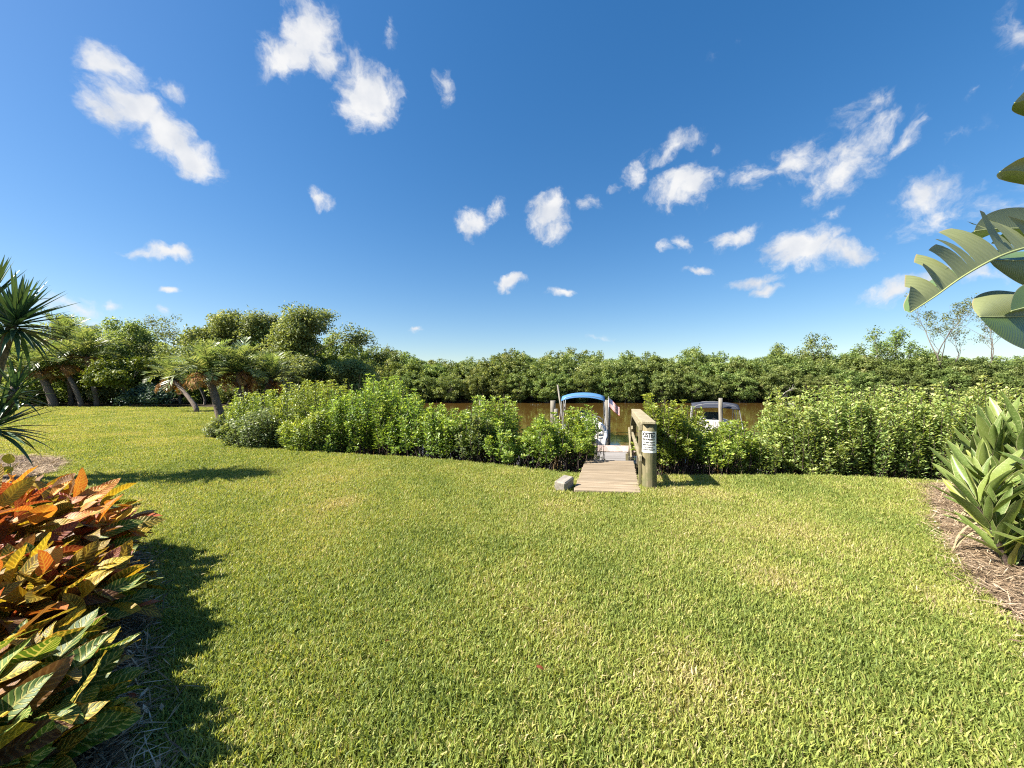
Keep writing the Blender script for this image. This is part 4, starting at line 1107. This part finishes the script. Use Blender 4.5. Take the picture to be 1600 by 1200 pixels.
# ------------------------------------------------------------------ giant bird of paradise
def paddle_mat(name, a, b, gloss):
    t = NT(name); uv = t.n('ShaderNodeUVMap', uv_map='UVMap'); sp = t.n('ShaderNodeSeparateXYZ', {0: uv.outputs[0]})
    ph = t.math('FRACT', t.math('MULTIPLY', t.math('SUBTRACT', sp.outputs[1], t.math('MULTIPLY', sp.outputs[0], .06)), 46))
    rib = t.math('ABSOLUTE', t.math('SUBTRACT', ph, .5))
    mp = t.n('ShaderNodeMapping', {'Vector': uv.outputs[0], 'Scale': (1.5, 30, 1)})
    n = t.noise(2, 4, mp.outputs[0])
    col = t.mix(n.outputs['Fac'], a, b)
    col = t.mix(t.math('MULTIPLY', rib, .28), col, tuple(x * 1.5 for x in b))
    col = t.mix(t.n('ShaderNodeMapRange', {'Value': sp.outputs[0], 'From Min': .965, 'From Max': 1.0}).outputs[0], col, (.3, .24, .13))
    bp = t.n('ShaderNodeBump', {'Height': rib, 'Strength': .15, 'Distance': .01})
    return t.leafy(col, .05, gloss, .4, None, bp.outputs[0])
M['paddle'] = paddle_mat('paddle', (.06, .11, .025), (.12, .17, .045), .3)
M['paddle_back'] = paddle_mat('paddle_back', (.14, .165, .065), (.23, .25, .12), .4)
M['petiole'] = plain_mat('petiole', (.25, .28, .12), .45, .4, 0, .2)
bop = thing('bird_of_paradise', (5.6, 3.2, .03), 'giant bird of paradise with big torn paddle leaves leaning over the lawn', 'plant')
B0 = Vector((5.6, 3.2, .03))
def catmull(pts, n):
    pts = [Vector(p) for p in pts]; pts = [pts[0] * 2 - pts[1]] + pts + [pts[-1] * 2 - pts[-2]]; out = []
    segn = len(pts) - 3
    for k in range(n + 1):
        s = min(k / n * segn, segn - 1e-6); i = int(s); u = s - i
        p0, p1, p2, p3 = pts[i:i + 4]
        out.append(.5 * ((2 * p1) + (p2 - p0) * u + (2 * p0 - 5 * p1 + 4 * p2 - p3) * u * u + (-p0 + 3 * p1 - 3 * p2 + p3) * u ** 3))
    return out
def paddle_leaf(rib, W, da, db, mats, seed, tears_a=(), tears_b=(), sag=.25, petiole=True):
    """rib: points from leaf base to tip; da, db: directions of the two half blades"""
    r = random.Random(seed); n = 48; pts = catmull(rib, n)
    root = None
    for side, (dv, tears, mt) in enumerate(((Vector(da), tears_a, mats[0]), (Vector(db), tears_b, mats[1]))):
        V = []; UV = []; F = []; nx = 6
        cuts = sorted(set([0] + [int(q * n) for q in tears] + [n]))
        for c0, c1 in zip(cuts[:-1], cuts[1:]):
            off = len(V); bend = r.uniform(-.22, .22); lift = r.uniform(-.16, .16) if len(cuts) > 2 else 0
            for j in range(c0, c1 + 1):
                v = j / n; tan = (pts[min(j + 1, n)] - pts[max(j - 1, 0)]).normalized()
                w = W * max(0.02, math.sin(math.pi * (.06 + .92 * v) ** .75)) ** .8 * (1 if v < .96 else (1 - v) / .04 * .6 + .4)
                pull = (.5 - (j - c0) / max(1, c1 - c0)) * (.06 if len(cuts) > 2 else 0)
                nrm_ = tan.cross(dv).normalized()
                for i in range(nx + 1):
                    u = i / nx
                    d_ = dv + tan * (.32 * u + pull * u * 3 + lift * u) + nrm_ * (bend * u) + Vector((0, 0, -sag * u * u))
                    V.append(pts[j] + d_.normalized() * w * u - B0); UV.append((u, v))
            m_ = c1 - c0
            for j in range(m_):
                for i in range(nx):
                    a = off + j * (nx + 1) + i
                    F.append((a, a + 1, a + nx + 2, a + nx + 1))
        o = part('leaf', mesh_np('leaf', V, F, mt, smooth=True, uv=UV), bop if root is None else root)
        if root is None: root = o
    m = MB(); m.tube([p - B0 for p in pts], [.010 * (1 - .8 * k / n) + .002 for k in range(n + 1)], 7)
    m.obj('midrib', M['petiole'], root, True)
    if petiole:
        a = pts[0]; d0 = (pts[0] - pts[2]).normalized()
        foot = B0 + Vector((r.uniform(-.12, .12), r.uniform(-.12, .12), .25))
        q = catmull([a + (pts[1] - pts[0]) * .2, a + d0 * .35 + Vector((.05, 0, -.1)), foot.lerp(a, .4) + Vector((.12, 0, 0)), foot], 12)
        m = MB(); m.tube([p - B0 for p in q], [.017 + .014 * k / 12 for k in range(13)], 8); m.obj('petiole', M['petiole'], bop, True)
A_, K_ = M['paddle'], M['paddle_back']
paddle_leaf([at(1655, 376, 3.25), at(1600, 386, 3.2), at(1555, 402, 3.12), at(1505, 430, 3.05), at(1460, 462, 3.0), at(1423, 486, 2.96)], .42, (-.45, .12, .9), (.25, .95, .12), (K_, A_), 1, (.15, .2, .27, .3, .36, .46, .5, .55, .63, .72, .75, .86), (.3, .62), .1)
paddle_leaf([at(1690, 500, 3.2), at(1640, 492, 3.1), at(1600, 492, 3.0), at(1560, 493, 2.92), at(1531, 493, 2.88)], .32, (.25, .2, .6), (.6, -.25, -.75), (K_, A_), 2, (), (.4,), .15)
paddle_leaf([at(1700, 362, 3.5), at(1640, 356, 3.45), at(1590, 355, 3.4), at(1550, 356, 3.36), at(1523, 359, 3.34)], .21, (.1, .1, 1), (.1, .95, .1), (K_, A_), 3, (.35,), (.5,), .35)
paddle_leaf([at(1690, 300, 3.6), at(1640, 276, 3.55), at(1600, 266, 3.5), at(1580, 264, 3.47), at(1563, 266, 3.45)], .14, (.3, -.1, .8), (.2, .95, .15), (K_, A_), 4, (), (), .4)
paddle_leaf([at(1690, 190, 3.7), at(1640, 162, 3.65), at(1605, 154, 3.6), at(1586, 158, 3.56)], .13, (.3, -.1, .8), (.2, .95, .15), (K_, A_), 5, (), (), .4)
paddle_leaf([at(1700, 398, 3.7), at(1640, 400, 3.65), at(1590, 405, 3.6), at(1545, 404, 3.55)], .3, (.2, .5, .5), (.55, .1, -.75), (A_, A_), 6, (), (.45,), .1)
paddle_leaf([at(1700, 450, 3.0), at(1650, 468, 2.95), at(1605, 478, 2.9), at(1580, 484, 2.86)], .2, (.2, .3, .9), (.3, .8, -.2), (A_, A_), 7, (), (), .2)
paddle_leaf([at(1800, 300, 3.3), at(1790, 200, 3.4), at(1780, 100, 3.5), at(1760, 20, 3.6)], .34, (-.6, .1, .4), (.8, .2, .3), (A_, A_), 8, (.3, .6), (.4,), .2)
paddle_leaf([at(1820, 420, 3.1), at(1880, 330, 3.1), at(1930, 300, 3.1), at(1980, 330, 3.1)], .36, (.2, .1, .9), (.3, -.6, -.4), (A_, A_), 9, (.3, .6), (.4,), .2)

# ------------------------------------------------------------------ yucca on the left
YL = []
for i, (dr, w) in enumerate([(.08, .05), (.25, .052), (.55, .05), (.0, .046)]):
    me = blade_mesh('yucca_leaf', 1.0, w * 1.9, M['yucca_leaf'], lambda v: max(.03, min(1, .55 + v * 1.6) * (1 - max(0, v - .35) / .66) ** .8), 2, 7, 0, dr, .5, 0, i)
    a = me.attributes.new('tint', 'FLOAT', 'POINT'); a.data.foreach_set('value', np.full(len(me.vertices), .3 + .15 * i, np.float32))
    YL.append(me)
yb = Vector((-8.75, 6.45, 0))
yu = thing('yucca', yb, 'giant yucca with spiky leaf rosettes on bare stems in the grey mulch', 'yucca')
ry = random.Random(8)
heads = [(at(24, 496, 6.15), 96, .76, .5), (at(-20, 470, 6.3), 70, .8, .2), (at(24, 602, 6.1), 46, .52, .6), (at(-6, 655, 6.0), 56, .74, .9), (at(-70, 560, 6.4), 30, .75, .0)]
for hp, n, L, lean in heads:
    c = hp - yb
    m = MB(); q = catmull([Vector((0, 0, -.1)), Vector((-.05 + c.x * .15, c.y * .3, c.z * .45)), c - Vector((.12, 0, .3)), c], 10)
    m.tube(q, [.09 - .045 * k / 10 for k in range(11)], 9); m.obj('stem', M['palm_bark'], yu, True)
    for i in range(n):
        u = i / n; a = i * 2.399; tilt = .12 + u * 2.1 + ry.gauss(0, .1)
        d = Vector((math.sin(tilt) * math.cos(a) + lean * .25, math.sin(tilt) * math.sin(a), math.cos(tilt)))
        k = 3 if u < .3 else 0 if u < .6 else 1 if u < .85 else 2
        part('leaf', YL[k], yu, None, frame(c + d * .03 - Vector((0, 0, .2 * u)), d, Vector((-d.x * .3, -d.y * .3, 1.2)) if abs(d.z) < .95 else Vector((1, 0, 0))) @ Matrix.Scale(L * ry.uniform(.82, 1.08), 4))
# small plant with one round yellow-green leaf in front of the yucca
rp = at(17, 738, 6.3); rp.z = h1(rp.x, rp.y) + .03
pl = thing('round_leaf_seedling', rp, 'seedling with round yellow green leaves at the foot of the yucca', 'plant')
m = MB(); m.tube([(0, 0, -.03), (.01, 0, .2), (.0, -.02, .36)], [.008, .006, .004], 6); m.obj('stem', M['petiole'], pl, True)
rnd = lambda v: max(.05, math.sqrt(max(0, 1 - (2 * v - 1) ** 2)))
RD = blade_mesh('round_leaf', .17, .18, M['yel'], rnd, 6, 8, 0, .2, .1, .02, 3)
for p_, d_, n_ in (((0, -.02, .3), (.1, -.1, 1), (.2, -1, .2)), ((0, 0, .2), (.8, -.4, .5), (-.2, -.6, 1)), ((0, 0, .14), (-.8, -.2, .5), (.3, -.6, 1))):
    part('leaf', RD, pl, None, frame(p_, d_, n_))
#PART4
# ------------------------------------------------------------------ boardwalk, ramp and handrail
dock = thing('boardwalk', ramp_pt(0, RAMP_W / 2, 0), 'weathered timber ramp and boardwalk with a handrail leading to the canal', 'dock')
DO = dock.location.copy()
ANG = math.atan2(W_[1], W_[0]); UDIR = Vector((U[0], U[1], 0)); WDIR = Vector((W_[0], W_[1], 0))
RZ = .045                                              # ramp deck height
def plank_mesh(L, w, th, mat, name='plank'):
    return MB().box((0, 0, 0), (L, w, th), None, .004).mesh(name, mat)
r = random.Random(5)
PLM = [plank_mesh(RAMP_W + q, .134, .036, M['plank']) for q in (0, .012, -.008)]
nb = int(RAMP_L / .147)
for i in range(nb):
    p = ramp_pt(.07 + i * .147, RAMP_W / 2, RZ - .018 + r.uniform(-.003, .003)) - DO
    part('plank', PLM[i % 3], dock, None, Matrix.Translation(p) @ Matrix.Rotation(ANG + r.gauss(0, .003), 4, 'Z') @ Matrix.Rotation(r.gauss(0, .004), 4, 'X'))
for q in (.1, RAMP_W / 2, RAMP_W - .1):                # joists under the ramp
    m = MB(); m.bar(ramp_pt(.05, q, RZ - .085) - DO, ramp_pt(RAMP_L, q, RZ - .085) - DO, .045, .09); m.obj('joist', M['beam'], dock)
DZ = -.62
G0, G1 = RAMP_L + .02, 4.75                            # sloping gangway
OPL = [plank_mesh(RAMP_W + q, .137, .036, M['old_plank']) for q in (0, .01, -.01)]
n = int((G1 - G0) / .143); pit = math.atan2(DZ - RZ, G1 - G0)
for i in range(n):
    u = (i + .5) / n
    p = ramp_pt(G0 + (G1 - G0) * u, RAMP_W / 2, RZ + (DZ - RZ) * u - .018) - DO
    part('plank', OPL[i % 3], dock, None, Matrix.Translation(p) @ Matrix.Rotation(ANG, 4, 'Z') @ Matrix.Rotation(pit, 4, 'X'))
for q in (.06, RAMP_W - .06):
    m = MB(); m.bar(ramp_pt(G0, q, RZ - .1) - DO, ramp_pt(G1, q, DZ - .1) - DO, .045, .12); m.obj('stringer', M['beam'], dock)
G2 = 7.45                                               # level walkway to the cross pier
n = int((G2 - G1) / .143)
for i in range(n):
    p = ramp_pt(G1 + .07 + i * .143, RAMP_W / 2, DZ - .018 + r.uniform(-.003, .003)) - DO
    part('plank', OPL[i % 3], dock, None, Matrix.Translation(p) @ Matrix.Rotation(ANG, 4, 'Z'))
for q in (.1, RAMP_W - .1):
    m = MB(); m.bar(ramp_pt(G1, q, DZ - .1) - DO, ramp_pt(G2, q, DZ - .1) - DO, .045, .12); m.obj('joist', M['beam'], dock)
# cross pier: planks run out towards the water
PP = [MB().box((0, 0, 0), (.137, 1.25 + q, .036), None, .004).mesh('plank', M['pink_plank']) for q in (0, .015, -.01)]
for i in range(26):
    p = ramp_pt(G2 + .63, -.9 + i * .143, DZ - .016 + r.uniform(-.003, .003)) - DO
    part('plank', PP[i % 3], dock, None, Matrix.Translation(p) @ Matrix.Rotation(ANG, 4, 'Z'))
for q in (.12, 1.1):
    m = MB(); m.bar(ramp_pt(G2 + q, -.95, DZ - .1) - DO, ramp_pt(G2 + q, 2.7, DZ - .1) - DO, .045, .12); m.obj('joist', M['beam'], dock)
def pile(parent, p, top, rad, mat, name='pile', bottom=-2.2, sides=12):
    m = MB(); rr = random.Random(int(p.x * 97))
    k = 7; zs = [bottom + (top - bottom) * i / k for i in range(k + 1)]
    m.tube([(p.x + rr.gauss(0, .004), p.y + rr.gauss(0, .004), z) for z in zs] , [rad * (1.06 - .06 * i / k) * rr.uniform(.985, 1.015) for i in range(k + 1)], sides)
    return m.obj(name, mat, parent, True)
for a_, b_, tp in ((G1 + .1, -.06, -.15), (G1 + .1, RAMP_W + .06, -.3), (7.2, -.07, -.35), (G2 + 1.0, -.98, -.1), (G2 + 1.0, 2.75, -.1), (3.35, -.07, .28)):
    pile(dock, ramp_pt(a_, b_, 0) - DO, tp, .075, M['pile'])
# handrail on the right-hand side
POST = Vector((2.13, 5.95, 0)); PT = 1.0
pile(dock, POST - DO, PT, .104, M['post'], 'post', -.4, 20)
def rail_pt(a, off, z): 
    q = POST + UDIR * a + WDIR * off; q.z = z; return q - DO
m = MB(); m.bar(rail_pt(-.13, -.02, PT + .02), rail_pt(3.0, -.06, PT + .02), .2, .038, .004); m.obj('handrail_cap', M['beam'], dock)
m = MB(); m.bar(rail_pt(-.02, -.125, PT - .06), rail_pt(2.98, -.14, PT - .06), .04, .1); m.obj('top_rail', M['beam'], dock)
m = MB(); m.bar(rail_pt(-.1, -.14, .47), rail_pt(2.98, -.14, .47), .04, .09); m.obj('mid_rail', M['beam'], dock)
for a_, o_ in ((.13, -.135), (2.98, -.02)):
    m = MB(); m.bar(rail_pt(a_, o_, -.3), rail_pt(a_, o_, PT - .005), .045, .09, .004, UDIR); m.obj('rail_post', M['post'], dock)
m = MB(); m.bar(rail_pt(3.0, -.08, PT), rail_pt(5.3, -.1, -.42), .14, .038); m.obj('sloping_handrail', M['beam'], dock)
m = MB(); m.bar(rail_pt(2.95, -.15, .62), rail_pt(4.6, -.15, -.62), .04, .09); m.obj('sloping_rail', M['beam'], dock)
m = MB(); m.bar(rail_pt(3.0, -.17, -.1), rail_pt(4.5, -.17, .42), .04, .09); m.obj('brace', M['beam'], dock)
m = MB(); m.bar(rail_pt(5.25, -.2, -1.2), rail_pt(5.25, -.2, -.38), .085, .085, .004, UDIR); m.obj('rail_post', M['post'], dock)

# block beside the ramp
m = MB(); m.box((0, 0, .085), (.34, .18, .16), None, .018)
bo = m.obj('timber_block', M['block']); bo.location = (.80, 5.9, h1(.80, 5.9)); bo.rotation_euler = (R(4), R(-5), R(58))
tag(bo, 'weathered grey timber block lying in the grass beside the ramp', 'block')

# sign bent round the post
sg = thing('posted_sign', (POST.x, POST.y, .56), 'white posted private property sign with black lettering wrapped round the post', 'sign')
SR = .1085; SH = .325; SA = 1.28                       # radius, height, half angle
yaw = math.atan2(POST.x, POST.y) * -1 - R(11)          # faces the lawn, turned a little to the left
def bend(x, z, off=0.0):                               # x: arc length along the sign
    a = x / SR; rr = SR + off
    v = Vector((math.sin(a) * rr, -math.cos(a) * rr, z)); return Matrix.Rotation(yaw, 3, 'Z') @ v
V = []; F = []; n = 18
for j in range(5):
    for i in range(n + 1):
        V.append(bend((i / n * 2 - 1) * SA * SR, SH * j / 4 + .012 * (j - 2) / 2 * 0, .001 + .003 * (1 if j in (0, 4) else 0)))
for j in range(4):
    for i in range(n):
        F.append((j * (n + 1) + i, j * (n + 1) + i + 1, (j + 1) * (n + 1) + i + 1, (j + 1) * (n + 1) + i))
MB().add(V, F).obj('panel', M['sign'], sg, True)
def sign_text(s, z, size, width, bold):
    cu = bpy.data.curves.new('text', 'FONT'); cu.body = s; cu.align_x = 'CENTER'; cu.size = size; cu.offset = bold
    to = bpy.data.objects.new('text_source', cu); C.objects.link(to)
    dg = bpy.context.evaluated_depsgraph_get()
    me = bpy.data.meshes.new_from_object(to.evaluated_get(dg)); bpy.data.objects.remove(to); 
    bm = bmesh.new(); bm.from_mesh(me)
    bmesh.ops.triangulate(bm, faces=bm.faces[:])
    for _ in range(2):
        lng = [e for e in bm.edges if abs(e.verts[0].co.x - e.verts[1].co.x) > .012]
        if lng: bmesh.ops.subdivide_edges(bm, edges=lng, cuts=1); bmesh.ops.triangulate(bm, faces=bm.faces[:])
    w = max(v.co.x for v in bm.verts) - min(v.co.x for v in bm.verts); k = width / w
    for v in bm.verts: v.co = bend(v.co.x * k, z + v.co.y, .0045)
    me2 = bpy.data.meshes.new('lettering'); bm.to_mesh(me2); bm.free(); me2.materials.append(M['ink'])
    part('lettering', me2, sg)
sign_text('POSTED', .238, .1, .215, .0042)
sign_text('PRIVATE PROPERTY', .193, .036, .215, .0018)
for i, (s, w) in enumerate([('HUNTING, FISHING, TRAPPING OR', .215), ('TRESPASSING FOR ANY PURPOSE', .205), ('IS STRICTLY FORBIDDEN', .15), ('VIOLATORS WILL BE PROSECUTED', .2)]):
    sign_text(s, .150 - i * .037, .027, w, .0014)

# ------------------------------------------------------------------ pilings standing in the canal
def piling(px, d, top, rad, lab, group=None, sides=12):
    p = at(px, top, d)
    o = pile(None, Vector((0, 0, 0)), p.z, rad, M['pile'], 'mooring_piling', -2.0, sides)
    o.location = (p.x, p.y, 0)
    return tag(o, lab, 'piling', group)
piling(864, 19.5, 624, .13, 'thick dark mooring piling beside the blue-topped boat')
piling(869, 18.0, 637, .09, 'short pale mooring piling in front of the thick dark one')
piling(949, 20.6, 623, .16, 'grey mooring piling at the stern of the blue-topped boat by the flag')
piling(1236, 17.0, 626, .16, 'thick mooring piling standing alone past the grey-topped boat')
piling(1126, 15.6, 620, .075, 'pale mooring piling in front of the grey canopy')
piling(752, 20, 620, .12, 'mooring piling behind the pointed-top bush')
# slanting pole
m = MB(); m.tube([(0, 0, -1.2), (-.5, 0, 2.2)], [.05, .04], 8)
p = at(887, 640, 19); o = m.obj('slanting_pole', M['pile'], None, True); o.location = (p.x, p.y, -.6)
tag(o, 'slanting grey pole beside the blue canopy', 'pole')

# ------------------------------------------------------------------ boats
def boat(name, label, center, heading, L, beam, hullm, canvas, cz=2.02, rise=.16, group='boats moored at the pier'):
    """local frame: +Y is the bow, z = 0 the waterline"""
    b = thing(name, (center[0], center[1], WATER_Z), label, 'boat', group, heading)
    st = [(-.5, .86, .5), (-.35, .95, .5), (-.1, 1.0, .52), (.12, .97, .56), (.3, .82, .62), (.42, .52, .68), (.49, .16, .74), (.5, .03, .75)]
    V = []; F = []; k = 9
    for yy, w, sh in st:
        y = yy * L; hb = beam / 2 * w; keel = -.28 if yy < .3 else -.28 + (yy - .3) / .2 * .5
        V += [(-hb * .88, y, sh - .02), (-hb, y, sh), (-hb * .94, y, .12), (-hb * .6, y, keel * .4), (0, y, keel), (hb * .6, y, keel * .4), (hb * .94, y, .12), (hb, y, sh), (hb * .88, y, sh - .02)]
    for s in range(len(st) - 1):
        for i in range(k - 1):
            F.append((s * k + i, s * k + i + 1, (s + 1) * k + i + 1, (s + 1) * k + i))
    F.append(tuple(range(k))[::-1])
    MB().add(V, F).obj('hull', hullm, b, True)
    V = []; F = []                                     # sunk cockpit sole and liner
    for yy, w, sh in st[:-1]:
        y = yy * L + (.04 if yy < -.49 else 0); hb = beam / 2 * w * .87
        V += [(-hb, y, sh - .015), (-hb * .97, y, .2), (hb * .97, y, .2), (hb, y, sh - .015)]
    for s in range(len(st) - 2):
        for i in range(3): F.append((s * 4 + i, s * 4 + i + 1, s * 4 + i + 5, s * 4 + i + 4))
    MB().add(V, F).obj('cockpit', M['vinyl'], b)
    m = MB()                                           # rub rail
    for s in (-1, 1): m.tube([(s * beam / 2 * w * 1.01, yy * L, sh - .06) for yy, w, sh in st], .025, 6)
    m.obj('rub_rail', M['motor'], b, True)
    m = MB(); m.box((0, -.02 * L, .62), (.75, .7, .85), None, .06); co = m.obj('console', hullm, b)
    m = MB(); m.box((0, .035 * L + .1, 1.2), (.7, .03, .34), Matrix.Rotation(R(-18), 3, 'X'), .01); m.obj('windscreen', M['glass'], co)
    m = MB(); m.tube([(.18 * math.cos(a), -.02 * L - .4, .95 + .18 * math.sin(a)) for a in [i * math.pi / 6 for i in range(13)]], .015, 6); m.obj('wheel', M['steel'], co, True)
    for y, h in ((-.2 * L, .55), (.22 * L, .42)):
        m = MB(); m.box((0, y, .2 + h / 2), (beam * .62, .5, h), None, .06); m.box((0, y - .22, .2 + h + .18), (beam * .6, .1, .42), None, .04); m.obj('seat', M['vinyl'], b)
    m = MB(); m.box((0, -.5 * L - .22, .72), (.36, .5, .5), None, .09); m.box((0, -.5 * L - .2, .2), (.2, .28, .8), None, .04); m.obj('outboard_motor', M['motor'], b)
    # folding canopy: arched sheet with turned-down edges on bows
    cl0, cl1 = -.24 * L, .16 * L; hw = beam * .43
    V = []; F = []; nx = 10; ny = 6
    for th in (0, -.03):
        for j in range(ny + 1):
            for i in range(nx + 1):
                u = i / nx * 2 - 1; v = j / ny
                V.append((u * hw * 1.02, cl0 + (cl1 - cl0) * v, cz + th + rise * (1 - abs(u) ** 2.4) + .05 * math.sin(v * math.pi) - (.12 if j in (0, ny) else 0)))
    N1 = (nx + 1) * (ny + 1)
    for j in range(ny):
        for i in range(nx):
            a = j * (nx + 1) + i
            F.append((a, a + 1, a + nx + 2, a + nx + 1)); F.append((N1 + a, N1 + a + nx + 1, N1 + a + nx + 2, N1 + a + 1))
    ring = [i for i in range(nx + 1)] + [j * (nx + 1) + nx for j in range(1, ny + 1)] + [ny * (nx + 1) + i for i in range(nx - 1, -1, -1)] + [j * (nx + 1) for j in range(ny - 1, 0, -1)]
    for a, c in zip(ring, ring[1:] + ring[:1]): F.append((a, N1 + a, N1 + c, c))
    cano = MB().add(V, F).obj('canopy', canvas, b, True)
    for y0, y1 in ((cl0 + .08, -.06 * L), ((cl0 + cl1) / 2, -.05 * L), (cl1 - .08, -.04 * L)):
        m = MB(); pts = [(-beam * .47, y1, .5), (-hw, y0, cz - .12)] + [(u * hw, y0, cz - .05 + .15 * (1 - abs(u) ** 2.4)) for u in (-.8, -.4, 0, .4, .8)] + [(hw, y0, cz - .12), (beam * .47, y1, .5)]
        m.tube(pts, .011, 6); m.obj('canopy_bow', M['alu'], b, True)
    for s in (-1, 1):
        m = MB(); m.tube([(s * beam * .46, -.42 * L, .5), (s * hw, cl0 + .06, cz - .12)], .012, 6); m.obj('canopy_strut', M['alu'], b, True)
        m = MB(); m.tube([(s * beam * .46, .3 * L, .62), (s * hw, cl1 - .06, cz - .12)], .012, 6); m.obj('canopy_strut', M['alu'], b, True)
        m = MB(); m.tube([(s * beam / 2 * .84, .14 * L, .56), (s * beam / 2 * .84, .16 * L, .85), (s * beam / 2 * .7, .3 * L, .92), (s * beam / 2 * .35, .44 * L, .98), (s * beam / 2 * .3, .45 * L, .68)], .014, 6); m.obj('bow_rail', M['steel'], b, True)
    return b
b1 = boat('motor_boat', 'white motor boat under a blue canopy moored beyond the boardwalk', (3.42, 18.3), R(-12), 6.4, 2.15, M['gel'], M['blue_canvas'])
b2 = boat('motor_boat', 'pale green motor boat under a dark grey canopy moored behind the bushes', (8.95, 17.1), R(-24), 5.8, 2.0, M['mint_gel'], M['dark_canvas'], 1.72, .07)
# flag on a staff at the stern of the first boat
fp = at(951, 650, 20.0)
fl = thing('flag', (fp.x, fp.y, -.75), 'striped red, white and blue flag on a thin staff by the blue-topped boat', 'flag')
m = MB(); m.tube([(0, 0, 0), (0, 0, 1.75)], [.014, .012], 7); m.obj('staff', M['steel'], fl, True)
FW, FH = .82, .46; cells = [[], [], []]; nx = 16
def fpos(u, v): 
    return Vector((.62 * u * FW * 1.05, .05 * math.sin(u * 9) * u - .12 * u, 1.68 - v * FH - .62 * u * FW + .02 * math.sin(u * 7 + v)))
mv = MB(); midx = []
for s in range(13):
    for i in range(nx):
        u0, u1 = i / nx, (i + 1) / nx; v0, v1 = s / 13, (s + 1) / 13
        mv.add([fpos(u0, v0), fpos(u1, v0), fpos(u1, v1), fpos(u0, v1)], [(0, 1, 2, 3)])
        midx.append(2 if (u1 <= .41 and s < 7) else (0 if s % 2 == 0 else 1))
me = mv.mesh('cloth', [M['red'], M['white'], M['navy']]); me.polygons.foreach_set('material_index', midx)
fc = part('cloth', me, fl)
ms = MB()
for ry_ in range(5):
    for i in range(6):
        u, v = .03 + i * .068, (.05 + ry_ * .1); p0 = fpos(u, v)
        for off in (-.004, .004): ms.add([p0 + Vector((0, off, .013)), p0 + Vector((.013, off, 0)), p0 + Vector((0, off, -.013)), p0 + Vector((-.013, off, 0))], [(0, 1, 2, 3)])
ms.obj('stars', M['white'], fc)
